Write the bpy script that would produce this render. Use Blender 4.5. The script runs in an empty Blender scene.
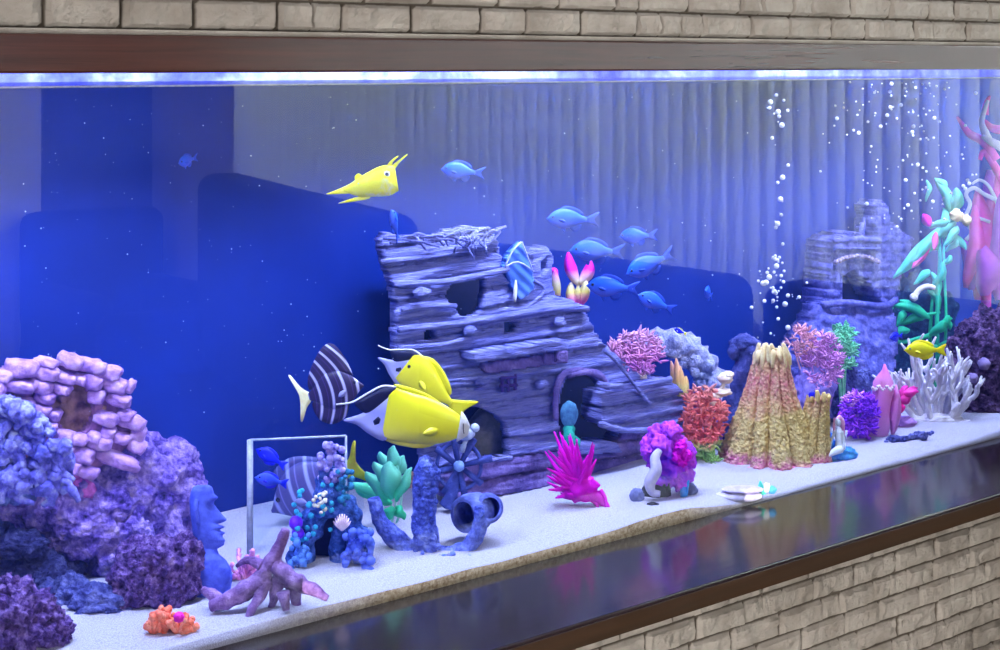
import bpy, bmesh, math, random
from mathutils import Vector, noise, Matrix
from math import sin, cos, tan, pi, radians as R, atan2, sqrt, exp
random.seed(11)
C = bpy.context.scene.collection
# ------------------------------------------------------------------ camera geometry
F = 1600.0                      # focal length in pixels
A = R(40.25)                    # the camera looks this far right of the wall's normal
D = 1.80                        # distance of the lens from the glass
CZ = 1.55                       # lens height
HY = 64.0                       # row of the horizon
SAND = CZ - 0.735               # height of the sand
RT = Vector((cos(A), -sin(A), 0)); FW = Vector((sin(A), cos(A), 0)); UP = Vector((0, 0, 1))
CAM = Vector((0, -D, CZ))
def depth_at(px, Y):            # distance along the lens axis of the plane y = Y at a column
    u = (px - 500) / F
    return (Y + D) / (cos(A) - u * sin(A))
def W(px, py, Y):               # world point on the plane y = Y
    d = depth_at(px, Y)
    return CAM + FW * d + RT * ((px - 500) / F * d) - UP * ((py - HY) / F * d)
def Wd(px, py, d):
    return CAM + FW * d + RT * ((px - 500) / F * d) - UP * ((py - HY) / F * d)
def Yg(px, py, z=SAND):         # how deep in the tank a point of the sand lies
    d = (CZ - z) * F / (py - HY)
    u = (px - 500) / F
    return d * (cos(A) - u * sin(A)) - D
# ------------------------------------------------------------------ colours and materials
def lin(c):
    return tuple((x / 255 / 12.92) if x / 255 <= .04045 else ((x / 255 + .055) / 1.055) ** 2.4 for x in c)
GAIN = 1.0
def rgba(c): return (*(1 - (1 - min(1, v)) ** GAIN for v in lin(c)), 1)
MATS = {}
class NT:
    def __init__(s, name):
        s.m = bpy.data.materials.new(name); s.m.use_nodes = True
        s.t = s.m.node_tree; s.n = s.t.nodes; s.l = s.t.links
        s.b = s.n['Principled BSDF']; s.out = s.n['Material Output']
    def new(s, kind, **kw):
        n = s.n.new(kind)
        for k, v in kw.items(): setattr(n, k, v)
        return n
    def link(s, a, b): s.l.new(a, b)
    def coord(s, kind='Object'): return s.new('ShaderNodeTexCoord').outputs[kind]
    def ramp(s, fac, stops, interp='LINEAR'):
        r = s.new('ShaderNodeValToRGB'); r.color_ramp.interpolation = interp
        e = r.color_ramp.elements
        while len(e) > 1: e.remove(e[-1])
        e[0].position = stops[0][0]; e[0].color = rgba(stops[0][1])
        for p, c in stops[1:]:
            q = e.new(p); q.color = rgba(c)
        if fac is not None: s.link(fac, r.inputs[0])
        return r.outputs[0]
    def noise(s, scale, detail=4, rough=.6, vec=None, dist=0):
        n = s.new('ShaderNodeTexNoise'); n.inputs['Scale'].default_value = scale
        n.inputs['Detail'].default_value = detail; n.inputs['Roughness'].default_value = rough
        n.inputs['Distortion'].default_value = dist
        s.link(vec or s.coord(), n.inputs['Vector']); return n.outputs['Fac']
    def voro(s, scale, vec=None):
        n = s.new('ShaderNodeTexVoronoi'); n.inputs['Scale'].default_value = scale
        s.link(vec or s.coord(), n.inputs['Vector']); return n.outputs['Distance']
    def math(s, op, a, b=None, c=None):
        n = s.new('ShaderNodeMath', operation=op)
        for i, v in enumerate((a, b, c)):
            if v is None: continue
            if isinstance(v, (int, float)): n.inputs[i].default_value = v
            else: s.link(v, n.inputs[i])
        return n.outputs[0]
    def bump(s, h, strength=.5, dist=.005):
        n = s.new('ShaderNodeBump'); n.inputs['Strength'].default_value = strength
        n.inputs['Distance'].default_value = dist; s.link(h, n.inputs['Height'])
        s.link(n.outputs[0], s.b.inputs['Normal']); return n
    def mix(s, fac, a, b):
        n = s.new('ShaderNodeMix', data_type='RGBA')
        if isinstance(fac, (int, float)): n.inputs[0].default_value = fac
        else: s.link(fac, n.inputs[0])
        for i, v in ((6, a), (7, b)):
            if isinstance(v, tuple): n.inputs[i].default_value = rgba(v)
            else: s.link(v, n.inputs[i])
        return n.outputs[2]
    def base(s, c, rough=.6, spec=.3):
        if isinstance(c, tuple): s.b.inputs['Base Color'].default_value = rgba(c)
        else: s.link(c, s.b.inputs['Base Color'])
        s.b.inputs['Roughness'].default_value = rough
        s.b.inputs['Specular IOR Level'].default_value = spec
def mottled(name, stops, scale=40, bump=.5, bscale=None, rough=.75, dist=.006, pits=0):
    """noise coloured through a ramp, with a bumpy skin"""
    if name in MATS: return MATS[name]
    t = NT(name)
    f = t.noise(scale, 5, .65)
    t.base(t.ramp(f, stops), rough, .2)
    h = t.noise(bscale or scale * 2.5, 6, .7)
    if pits:
        v = t.voro(pits); h = t.math('ADD', h, t.math('MULTIPLY', v, .8))
    t.bump(h, bump, dist)
    MATS[name] = t.m; return t.m
def plain(name, c, rough=.5, spec=.3, bump=0, bscale=200, trans=0):
    if name in MATS: return MATS[name]
    t = NT(name); f = t.noise(bscale * .4, 3)
    c2 = tuple(min(255, x * 1.12 + 4) for x in c); c1 = tuple(x * .86 for x in c)
    t.base(t.ramp(f, [(.3, c1), (.7, c2)]), rough, spec)
    if bump: t.bump(t.noise(bscale, 4), bump, .003)
    if trans:
        tr = t.new('ShaderNodeBsdfTranslucent'); t.link(t.ramp(f, [(.3, c1), (.7, c2)]), tr.inputs[0])
        mx = t.new('ShaderNodeMixShader'); mx.inputs[0].default_value = trans
        t.link(t.b.outputs[0], mx.inputs[1]); t.link(tr.outputs[0], mx.inputs[2]); t.link(mx.outputs[0], t.out.inputs[0])
    MATS[name] = t.m; return t.m
def gradz(name, stops, z0, z1, axis=2, rough=.5, nz=.12, scale=60, bump=.3, spec=.3, trans=0):
    """colour that runs along an axis of the object itself"""
    if name in MATS: return MATS[name]
    t = NT(name); sp = t.new('ShaderNodeSeparateXYZ'); t.link(t.coord(), sp.inputs[0])
    v = t.math('DIVIDE', t.math('SUBTRACT', sp.outputs[axis], z0), z1 - z0)
    f = t.noise(scale, 4)
    v = t.math('ADD', v, t.math('MULTIPLY', t.math('SUBTRACT', f, .5), nz))
    col = t.ramp(v, stops); t.base(col, rough, spec)
    if bump: t.bump(t.noise(scale * 3, 4), bump, .004)
    if trans:
        tr = t.new('ShaderNodeBsdfTranslucent'); t.link(col, tr.inputs[0])
        mx = t.new('ShaderNodeMixShader'); mx.inputs[0].default_value = trans
        t.link(t.b.outputs[0], mx.inputs[1]); t.link(tr.outputs[0], mx.inputs[2]); t.link(mx.outputs[0], t.out.inputs[0])
    MATS[name] = t.m; return t.m
# ------------------------------------------------------------------ mesh building
_ico = {}
def ico(sub):
    if sub not in _ico:
        bm = bmesh.new(); bmesh.ops.create_icosphere(bm, subdivisions=sub, radius=1)
        bm.verts.ensure_lookup_table()
        _ico[sub] = ([v.co.copy() for v in bm.verts], [tuple(v.index for v in f.verts) for f in bm.faces]); bm.free()
    return _ico[sub]
def inside(x, y, poly):
    c = False; n = len(poly); j = n - 1
    for i in range(n):
        xi, yi = poly[i]; xj, yj = poly[j]
        if (yi > y) != (yj > y) and x < (xj - xi) * (y - yi) / (yj - yi) + xi: c = not c
        j = i
    return c
def smooth_path(pts, n=6):
    pts = [Vector(p) for p in pts]
    if len(pts) < 3: return pts
    out = []
    for i in range(len(pts) - 1):
        p0 = pts[max(i - 1, 0)]; p1 = pts[i]; p2 = pts[i + 1]; p3 = pts[min(i + 2, len(pts) - 1)]
        for k in range(n):
            t = k / n
            out.append(.5 * ((2 * p1) + (p2 - p0) * t + (2 * p0 - 5 * p1 + 4 * p2 - p3) * t * t + (3 * p1 - p0 - 3 * p2 + p3) * t ** 3))
    out.append(pts[-1]); return out
def interp(xs, t):
    k = t * (len(xs) - 1); i = min(int(k), len(xs) - 2); f = k - i
    return xs[i] * (1 - f) + xs[i + 1] * f
class MB:
    def __init__(s): s.v = []; s.f = []
    def add(s, vs, fs):
        o = len(s.v); s.v += [tuple(v) for v in vs]; s.f += [tuple(i + o for i in f) for f in fs]
    def blob(s, c, r, sub=3, amp=.2, freq=3.0, seed=0, pit=0, pfreq=8, flat=None):
        vs, fs = ico(sub); c = Vector(c)
        if not isinstance(r, (tuple, list)): r = (r, r, r)
        off = Vector((seed * 3.7, seed * 1.3, seed * 7.1)); out = []
        for v in vs:
            k = 1.0
            if amp: k += amp * noise.fractal(v * freq + off, .9, 2.1, 4)
            if pit:
                d = noise.voronoi(v * pfreq + off)[0][0]
                k -= pit * max(0, .45 - d)
            p = Vector((v.x * r[0], v.y * r[1], v.z * r[2])) * k + c
            if flat is not None and p.z < flat: p.z = flat
            out.append(p)
        s.add(out, fs)
    def tube(s, pts, rad, seg=8, n=5, nz=0, nf=60, flat=1.0, close=True):
        p = smooth_path(pts, n) if n > 1 else [Vector(q) for q in pts]
        if not isinstance(rad, (list, tuple)): rad = [rad, rad]
        m = len(p); rings = []; nrm = None
        for i, q in enumerate(p):
            t = (p[min(i + 1, m - 1)] - p[max(i - 1, 0)])
            if t.length < 1e-9: t = Vector((0, 0, 1))
            t.normalize()
            if nrm is None:
                ref = Vector((0, 1, 0)) if abs(t.y) < .9 else Vector((1, 0, 0))
                nrm = t.cross(ref).normalized()
            nrm = (nrm - t * nrm.dot(t)).normalized(); b = t.cross(nrm)
            r = interp(rad, i / (m - 1)); ring = []
            for k in range(seg):
                a = 2 * pi * k / seg
                rr = r * (1 + (nz * noise.noise((q + nrm * cos(a) * r + b * sin(a) * r) * nf) if nz else 0))
                ring.append(q + nrm * (cos(a) * rr) + b * (sin(a) * rr * flat))
            rings.append(ring)
        s.loft(rings, close)
    def loft(s, rings, close=True):
        o = []; fs = []; k = len(rings[0])
        for r in rings: o += r
        for i in range(len(rings) - 1):
            for j in range(k):
                a = i * k + j; b = i * k + (j + 1) % k
                fs.append((a, b, b + k, a + k))
        if close:
            fs.append(tuple(range(k - 1, -1, -1))); n = (len(rings) - 1) * k; fs.append(tuple(range(n, n + k)))
        s.add(o, fs)
    def box(s, x0, x1, y0, y1, z0, z1, rot=None):
        vs = [Vector((x, y, z)) for x in (x0, x1) for y in (y0, y1) for z in (z0, z1)]
        if rot is not None:
            c = Vector(((x0 + x1) / 2, (y0 + y1) / 2, (z0 + z1) / 2)); vs = [rot @ (v - c) + c for v in vs]
        s.add(vs, [(0, 1, 3, 2), (4, 6, 7, 5), (0, 4, 5, 1), (2, 3, 7, 6), (0, 2, 6, 4), (1, 5, 7, 3)])
    def plate(s, pts, t):
        """an outline of 3-D points given a thickness along local y, thinner at the rim"""
        n = len(pts); c = sum((Vector(p) for p in pts), Vector()) / n
        f = [Vector(p) + Vector((0, -t * .3, 0)) for p in pts]; b = [Vector(p) + Vector((0, t * .3, 0)) for p in pts]
        fi = [c + (Vector(p) - c) * .55 + Vector((0, -t * .5, 0)) for p in pts]; bi = [c + (Vector(p) - c) * .55 + Vector((0, t * .5, 0)) for p in pts]
        vs = f + b + fi + bi + [c + Vector((0, -t * .5, 0)), c + Vector((0, t * .5, 0))]; fs = []
        for i in range(n):
            j = (i + 1) % n
            fs += [(i, j, n + j, n + i), (j, i, 2 * n + i, 2 * n + j), (n + i, n + j, 3 * n + j, 3 * n + i),
                   (2 * n + j, 2 * n + i, 4 * n), (3 * n + i, 3 * n + j, 4 * n + 1)]
        s.add(vs, fs)
    def leaf(s, base, tip, w, bend=None, t=.0012, nrm=Vector((0, 1, 0)), n=7, wave=0):
        """a lens-shaped blade from base to tip, w half width, bowed by bend"""
        base = Vector(base); tip = Vector(tip); ax = tip - base
        side = ax.cross(nrm)
        if side.length < 1e-9: side = Vector((1, 0, 0))
        side.normalize(); nn = side.cross(ax).normalized(); bend = Vector(bend) if bend is not None else Vector()
        rings = []
        for i in range(n + 1):
            u = i / n; ww = w * (sin(pi * min(1, u * .93 + .05)) ** .75) + w * .04
            c = base + ax * u + bend * (4 * u * (1 - u))
            if wave: c += side * (wave * sin(u * 9)) + nn * (wave * cos(u * 7))
            rings.append([c - side * ww, c - nn * t + side * 0, c + side * ww, c + nn * t])
        s.loft(rings)
    def build(s, name, mat, parent=None, smooth=True, flat_angle=None):
        me = bpy.data.meshes.new(name); me.from_pydata(s.v, [], s.f); me.validate()
        bm = bmesh.new(); bm.from_mesh(me); bmesh.ops.recalc_face_normals(bm, faces=bm.faces); bm.to_mesh(me); bm.free()
        if smooth: me.polygons.foreach_set('use_smooth', [True] * len(me.polygons))
        me.materials.append(mat); o = bpy.data.objects.new(name, me); C.objects.link(o)
        if parent: o.parent = parent
        return o
def tag(o, label, cat, group=None, kind=None):
    if label: o['label'] = label
    if cat: o['category'] = cat
    if group: o['group'] = group
    if kind: o['kind'] = kind
    return o
def struct(name, mb, mat, smooth=False):
    o = mb.build(name, mat, None, smooth); o['kind'] = 'structure'; return o
class Thing:
    """an Empty on the sand, turned with its x axis to the picture's right; L() gives its local points"""
    def __init__(s, name, label, cat, px, py, back=0, Y=None, group=None, turn=None, z=None):
        s.px = px; s.Y = Yg(px, py) + back if Y is None else Y
        s.d = depth_at(px, s.Y); s.m = s.d / F
        w = Wd(px, py, s.d); s.w = Vector((w.x, w.y, SAND if z is None else z))
        s.rz = -A if turn is None else turn
        s.o = bpy.data.objects.new(name, None); C.objects.link(s.o); s.o.location = s.w; s.o.rotation_euler = (0, 0, s.rz)
        s.o.empty_display_size = .03
        s.inv = Matrix.Rotation(-s.rz, 3, 'Z')
        tag(s.o, label, cat, group)
    def L(s, x, y, d=0):
        p = s.inv @ (Wd(x, y, s.d + d) - s.w); p.z = max(p.z, SAND - .008 - s.w.z); return p
    def L_(s, x, y, d=0): return s.inv @ (Wd(x, y, s.d + d) - s.w)
    def LY(s, x, y, Y): return s.inv @ (W(x, y, Y) - s.w)
    def part(s, name, mb, mat, parent=None, smooth=True, label=None):
        zl = SAND - .011 - s.w.z; mb.v = [(v[0], v[1], max(v[2], zl)) for v in mb.v]
        o = mb.build(name, mat, parent or s.o, smooth)
        if label: o['label'] = label
        return o
def relief(mb, T, outline, holes, Yf, thick, step=2.0, jag=1.2, seed=0, backf=None):
    """a slab with a worked face: outline and holes in picture rows, face depth from Yf, real thickness behind"""
    xs = [p[0] for p in outline]; ys = [p[1] for p in outline]
    x0, x1, y0, y1 = min(xs), max(xs), min(ys), max(ys)
    nx = int((x1 - x0) / step) + 1; ny = int((y1 - y0) / step) + 1
    cell = set()
    for i in range(nx):
        for j in range(ny):
            x = x0 + (i + .5) * step; y = y0 + (j + .5) * step
            jx = x + jag * noise.noise(Vector((x * .2, y * .2, seed))); jy = y + jag * noise.noise(Vector((x * .2, y * .2, seed + 9)))
            if inside(jx, jy, outline) and not any(inside(jx, jy, h) for h in holes): cell.add((i, j))
    idx = {}; vs = []; fs = []
    def vert(i, j, b):
        k = (i, j, b)
        if k not in idx:
            x = x0 + i * step; y = y0 + j * step; Y = Yf(x, y)
            p = T.LY(x, y, Y)
            if b: p = p + T.inv @ Vector((0, thick, 0))
            idx[k] = len(vs); vs.append(p)
        return idx[k]
    for (i, j) in cell:
        q = [(i, j), (i + 1, j), (i + 1, j + 1), (i, j + 1)]
        fs.append(tuple(vert(a, b, 0) for a, b in q)); fs.append(tuple(vert(a, b, 1) for a, b in reversed(q)))
        for (di, dj), (e0, e1) in (((0, -1), (0, 1)), ((1, 0), (1, 2)), ((0, 1), (2, 3)), ((-1, 0), (3, 0))):
            if (i + di, j + dj) not in cell:
                a = q[e0]; b = q[e1]; fs.append((vert(*b, 0), vert(*a, 0), vert(*a, 1), vert(*b, 1)))
    # relax the stepped rim a little
    mb.add(vs, fs)
# ------------------------------------------------------------------ CAMERA
cd = bpy.data.cameras.new('camera'); cam = bpy.data.objects.new('camera', cd); C.objects.link(cam)
cam.location = CAM; cam.rotation_euler = (pi / 2, 0, -A)
cd.sensor_fit = 'HORIZONTAL'; cd.sensor_width = 36; cd.lens = 36 * F / 1000; cd.shift_y = -(325 - HY) / 1000
cd.clip_start = .05; bpy.context.scene.camera = cam
vs_ = bpy.context.scene.view_settings
vs_.view_transform = 'Standard'; vs_.look = 'None'; vs_.gamma = 1; vs_.exposure = 0; vs_.use_curve_mapping = False
sc = bpy.context.scene
sc.cycles.use_denoising = True; sc.cycles.max_bounces = 8; sc.cycles.transparent_max_bounces = 24
sc.cycles.caustics_reflective = False; sc.cycles.caustics_refractive = False; sc.cycles.sample_clamp_indirect = 4
# ------------------------------------------------------------------ THE ROOM AND THE WALL
GB = CZ - .75                    # bottom of the glass
FT, FB = CZ + .038, CZ - .0110   # top and bottom of the upper frame
WZ = CZ - .0275
XL, XR = .35, 3.72               # ends of the tank
TY = .50                         # back of the tank
def brick_mat():
    t = NT('split_faced_stone')
    f = t.noise(9, 4); g = t.noise(90, 6, .7)
    c = t.ramp(f, [(.3, (138, 128, 118)), (.5, (156, 147, 138)), (.75, (174, 166, 156))])
    c = t.mix(t.ramp(g, [(.30, (120, 120, 120)), (.44, (0, 0, 0))]), c, (112, 100, 90))
    sp = t.new('ShaderNodeSeparateXYZ'); t.link(t.coord(), sp.inputs[0])
    c = t.mix(t.ramp(t.math('MULTIPLY', sp.outputs[1], -100), [(.15, (255, 255, 255)), (.42, (0, 0, 0))]), c, (84, 75, 66))
    t.base(c, .9, .15)
    t.bump(t.noise(170, 8, .8), 1, .010); return t.m
BRICK = brick_mat()
def bricks(mb, z0, z1, x0, x1, h=.0405, top=False, phase=0):
    rows = int((z1 - z0) / h + .5); rnd = random.Random(5 + phase)
    for r in range(rows):
        zb = z0 + r * h; x = x0 - rnd.random() * .1
        while x < x1:
            w = rnd.choice((.05, .085, .1, .115, .12, .125)); gap = rnd.choice((.0012, .0015, .002, .004)); pr = rnd.random() * .005
            nx, nz = 14, 6; vs = []; fs = []
            for i in range(nx + 1):
                for j in range(nz + 1):
                    a = i / nx; b = j / nz
                    ex = min(a, 1 - a) * w; ez = min(b, 1 - b) * h
                    q = Vector((x + a * w, r * .37 + 3 * phase, zb + b * h))
                    hgt = .008 + pr + .006 * noise.fractal(q * 40, .8, 2, 4)
                    e = min(ex - gap * .5 + .0005, ez - .0004); hgt *= max(0, min(1, e / .0022)) ** .6 if e > 0 else 0
                    vs.append((x + a * w, -hgt, zb + b * h))
            for i in range(nx):
                for j in range(nz):
                    k = i * (nz + 1) + j; fs.append((k, k + nz + 1, k + nz + 2, k + 1))
            mb.add(vs, fs); x += w
up = MB(); bricks(up, FT + .0045, FT + .0045 + .0405 * 12, -1.0, 3.4)
up.box(-1.0, 3.4, .0005, .06, FT, FT + .5)
up.box(-1.0, 3.4, -.012, .001, FT - .002, FT + .0045)
struct('wall_above_tank', up, BRICK)
lo = MB(); lz = GB - .035; nrow = int(lz / .0405)
bricks(lo, lz - nrow * .0405, lz, -1.0, 3.4, phase=1)
lo.box(-1.0, 5.0, .0005, .06, 0, lz)
struct('wall_below_tank', lo, BRICK)
sd = MB(); sd.box(-1.0, XL - .02, -.004, .06, lz, FT); struct('wall_beside_tank', sd, BRICK)
def wood(name, c1, c2, rough, coat):
    t = NT(name); mp = t.new('ShaderNodeMapping'); mp.inputs['Scale'].default_value = (1.2, 14, 40)
    t.link(t.coord('Object'), mp.inputs[0])
    f = t.noise(3, 6, .65, mp.outputs[0], .6); t.base(t.ramp(f, [(.25, c1), (.75, c2)]), rough, .30)
    t.b.inputs['Coat Weight'].default_value = coat; t.b.inputs['Coat Roughness'].default_value = rough * .7
    t.bump(f, .08, .002); return t.m
WOOD = wood('dark_stained_wood', (34, 15, 11), (58, 28, 20), .22, 0)
LEDGE = wood('polished_dark_wood', (18, 10, 14), (28, 17, 20), .14, .15)
fr = MB(); fr.box(-1.0, 3.4, -.022, .03, FB, FT - .002); o = struct('trim_1', fr, WOOD)
bv = o.modifiers.new('bevel', 'BEVEL'); bv.width = .003; bv.segments = 2
LW = .232
le = MB(); le.box(-1.0, 3.4, -LW, .012, GB - .032, GB); o = struct('trim_2', le, LEDGE)
bv = o.modifiers.new('bevel', 'BEVEL'); bv.width = .0035; bv.segments = 3
# front face of the ledge is bare brown wood
ap = MB(); ap.box(-1.0, 3.4, -LW - .003, -LW - .0003, GB - .031, GB - .005); struct('trim_3', ap, wood('brown_edge_wood', (28, 17, 6), (44, 26, 11), .5, 0))
# room behind the camera (seen mirrored in the glass)
XW = 3.40; YB = -4.6
def simple(name, c, rough=.8, scale=6): return plain(name, c, rough, .2, .05, scale)
wl = MB(); wl.box(XW, XW + .12, YB, .0, 0, .85); wl.box(XW, XW + .12, YB, .0, 2.5, 2.9)
wl.box(XW, XW + .12, -.25, .0, .85, 2.5); wl.box(XW, XW + .12, YB, -3.82, .85, 2.5); struct('wall_right', wl, simple('white_wall_paint', (170, 165, 160)))
wb = MB(); wb.box(-1.5, XW + .12, YB - .12, YB, 0, 2.9); struct('wall_back', wb, simple('grey_blue_wall_paint', (96, 98, 120)))
fl = MB(); fl.box(-1.5, XW + .12, YB - .12, .06, -.05, 0); struct('floor', fl, plain('dark_floor_boards', (60, 48, 42), .5, .3, .1, 8))
dr = MB(); dr.box(1.88, 2.86, YB + .001, YB + .05, 0, 2.2)
for z0, z1 in ((.25, 1.0), (1.15, 2.0)):
    for x0, x1 in ((2.0, 2.31), (2.43, 2.74)): dr.box(x0, x1, YB + .045, YB + .06, z0, z1)
struct('door_1', dr, plain('white_door_paint', (235, 232, 240), .5, .3))
# vertical blinds on the right wall
bl = bpy.data.objects.new('vertical_blinds', None); C.objects.link(bl); bl.location = (XW - .05, -2, .82)
tag(bl, 'pale vertical blinds over the window, mirrored in the tank glass', 'blinds')
t = NT('blind_fabric'); t.base((225, 225, 220), .8, .1)
tr = t.new('ShaderNodeBsdfTranslucent'); tr.inputs[0].default_value = rgba((225, 228, 225))
mx = t.new('ShaderNodeMixShader'); mx.inputs[0].default_value = .6
t.link(t.b.outputs[0], mx.inputs[1]); t.link(tr.outputs[0], mx.inputs[2]); t.link(mx.outputs[0], t.out.inputs[0]); BLIND = t.m
sl = MB(); rnd = random.Random(3); y = -3.76; i = 0
while y < -.28:
    ang = R(34 + rnd.uniform(-8, 8)); w = .035
    if abs(y + 1.74) < .04: ang = R(88); w = .05
    if True:
        rings = []
        for k in range(6):
            u = -w + 2 * w * k / 5; cz = .006 * (1 - (u / w) ** 2)
            rings.append([Vector((sin(ang) * u + cos(ang) * cz, cos(ang) * u - sin(ang) * cz, z)) for z in (0.0, 1.66)] +
                         [Vector((sin(ang) * u + cos(ang) * (cz + .0012), cos(ang) * u - sin(ang) * (cz + .0012), z)) for z in (1.66, 0.0)])
        vs = [q + Vector((0, y + 2, .02)) for r in rings for q in r]; o = []
        mbx = MB(); mbx.loft([[q + Vector((0, y + 2, .02)) for q in r] for r in rings]); sl.add(mbx.v, mbx.f)
    y += .057 + rnd.uniform(-.003, .003)
sl.build('slats', BLIND, bl)
hr = MB(); hr.box(-.03, .03, -1.9, 1.75, 1.68, 1.73); hr.build('headrail', plain('white_metal', (225, 225, 225)), bl, False)
# dark sofas standing in front of the blinds
def sofa(label, xc, yc, ln, rz, top, dp):
    s = bpy.data.objects.new('sofa', None); C.objects.link(s); s.location = (xc, yc, 0); s.rotation_euler = (0, 0, rz)
    tag(s, label, 'sofa')
    m = plain('dark_leather', (10, 10, 13), .6, .15, .2, 20)
    b = MB(); b.box(-ln / 2, ln / 2, -dp, dp, 0, .44); p = b.build('seat', m, s, False)
    b = MB(); b.box(-ln / 2, ln / 2, max(-dp + .02, dp - .2), dp, .44, top); q = b.build('backrest', m, s, False)
    for e in (-1, 1):
        b = MB(); b.box(e * (ln / 2 - .06) - .06, e * (ln / 2 - .06) + .06, -dp, dp - .02, .06, .66); r_ = b.build('armrest', m, s, False)
        w_ = r_.modifiers.new('b', 'BEVEL'); w_.width = .05; w_.segments = 4
    for q_ in (p, q):
        w_ = q_.modifiers.new('b', 'BEVEL'); w_.width = .06; w_.segments = 4
    return s
sofa('dark armchair under the blinds nearest the tank, mirrored behind the tall plants', 2.93, -.56, .64, -pi / 2, 1.0, .38)
sofa('dark sofa under the blinds, mirrored around the top of the ship ornament', 3.12, -1.71, 1.50, -pi / 2, 1.0, .12)
sofa('dark high-backed sofa standing slantwise in the room, mirrored left of the ship', 2.60, -2.55, 1.85, R(-73.4), 1.15, .28)
sofa('dark armchair against the back wall beside the white door, mirrored at the left', 3.04, -4.2, .6, pi, .94, .34)
# daylight through the window, added fill lights overhead and at the left
def area(name, loc, rot, sx, sy, power, col):
    l = bpy.data.lights.new(name, 'AREA'); l.shape = 'RECTANGLE'; l.size = sx; l.size_y = sy; l.energy = power; l.color = col
    o = bpy.data.objects.new(name, l); C.objects.link(o); o.location = loc; o.rotation_euler = rot; return o
area('window_daylight', (XW + .5, -2.05, 1.7), (0, pi / 2, 0), 1.7, 3.6, 720, (.80, .90, 1))
area('overhead_fill', (1.3, -3.4, 2.85), (R(25), 0, 0), 1.2, 1.2, 75, (1, .96, .92))  # unseen overhead fill, added for the light on the bricks
lw = area('side_fill', (-1.35, -2.4, .62), (0, 0, 0), 1.6, 1.0, 62, (1, .97, .93)); lw.data.spread = R(75)  # unseen fill added at the left to rake and brighten the lower bricks
lw.rotation_euler = (Vector((2.5, 0, .5)) - lw.location).to_track_quat('-Z', 'Y').to_euler()
wd = bpy.data.worlds.new('world'); bpy.context.scene.world = wd; wd.use_nodes = True
bg = wd.node_tree.nodes['Background']; bg.inputs[0].default_value = (.95, .95, 1, 1); bg.inputs[1].default_value = 1.0
bw = MB(); bw.box(-1.5, 5.0, .95, 1.05, 0, 2.9); struct('wall_behind_tank', bw, simple('grey_wall', (150, 150, 150)))
# ------------------------------------------------------------------ THE TANK
aq = bpy.data.objects.new('aquarium', None); C.objects.link(aq); aq.location = (1.8, .25, GB - .03)
tag(aq, 'long built-in glass aquarium with a deep blue back, filled with water', 'aquarium')
def apart(name, b, m, smooth=False):
    o = b.build(name, m, None, smooth); o.parent = aq; o.matrix_parent_inverse = aq.matrix_basis.inverted(); return o
t = NT('tank_glass'); t.n.remove(t.b)
trn = t.new('ShaderNodeBsdfTransparent'); trn.inputs[0].default_value = (.93, .95, 1, 1)
gl = t.new('ShaderNodeBsdfGlossy'); gl.inputs['Roughness'].default_value = .0
fn = t.new('ShaderNodeFresnel'); fn.inputs[0].default_value = 1.66
mx = t.new('ShaderNodeMixShader'); t.link(fn.outputs[0], mx.inputs[0]); t.link(trn.outputs[0], mx.inputs[1]); t.link(gl.outputs[0], mx.inputs[2]); t.link(mx.outputs[0], t.out.inputs[0])
GLASS = t.m
g = MB(); g.add([(XL, 0, GB), (XR, 0, GB), (XR, 0, FB + .004), (XL, 0, FB + .004)], [(0, 1, 2, 3)]); apart('front_glass', g, GLASS)
t = NT('blue_back_panel'); t.base(t.ramp(t.noise(5, 3), [(.3, (0, 29, 116)), (.7, (1, 38, 140))]), .5, .3); BACK = t.m
b = MB(); b.box(XL, XR, TY, TY + .01, GB - .02, CZ + .3); apart('back_panel', b, BACK)
b = MB(); b.box(XL - .01, XL, .0, TY, GB - .02, CZ + .3); apart('end_panel', b, BACK)
b = MB(); b.box(XR, XR + .01, .0, TY, GB - .02, CZ + .3); apart('end_panel', b, BACK)
b = MB(); b.box(XL, XR, .012, TY, GB - .02, GB - .002); apart('tank_floor', b, plain('black_base', (30, 30, 40)))
b = MB(); b.box(XL - .01, XR + .01, .0, TY + .01, CZ + .3, CZ + .31); b.box(XL - .01, XR + .01, .055, .06, FT, CZ + .3); apart('hood', b, plain('white_hood', (215, 220, 240)))
b = MB(); b.box(XL, XR, TY - .006, TY - .0005, WZ - .004, CZ + .29); apart('added_bright_strip', b, mottled('painted_gap_light', [(.36, (40, 44, 200)), (.5, (110, 120, 235)), (.62, (186, 196, 252))], 7, .2))  # added strip; blue and white mottling paints the bright light of the air gap
b = MB(); b.tube([(XL, .003, WZ), (XR, .003, WZ)], [.0011, .0011], 6, 1); apart('waterline', b, plain('bright_waterline', (235, 238, 255), .2, .6))  # white tube paints in the bright glint along the water's edge
# water surface
t = NT('water_surface'); t.n.remove(t.b)
trn = t.new('ShaderNodeBsdfTransparent'); trn.inputs[0].default_value = (.86, .92, 1, 1)
gl = t.new('ShaderNodeBsdfGlossy'); gl.inputs['Roughness'].default_value = .03
bp = t.new('ShaderNodeBump'); bp.inputs['Strength'].default_value = .5; bp.inputs['Distance'].default_value = .01
mp = t.new('ShaderNodeMapping'); mp.inputs['Scale'].default_value = (1, .5, 1); t.link(t.coord(), mp.inputs[0])
t.link(t.noise(22, 3, .5, mp.outputs[0]), bp.inputs['Height']); t.link(bp.outputs[0], gl.inputs['Normal'])
fn = t.new('ShaderNodeFresnel'); fn.inputs[0].default_value = 1.33
mx = t.new('ShaderNodeMixShader'); t.link(fn.outputs[0], mx.inputs[0]); t.link(trn.outputs[0], mx.inputs[1]); t.link(gl.outputs[0], mx.inputs[2]); t.link(mx.outputs[0], t.out.inputs[0])
WZ = CZ - .0275
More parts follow.
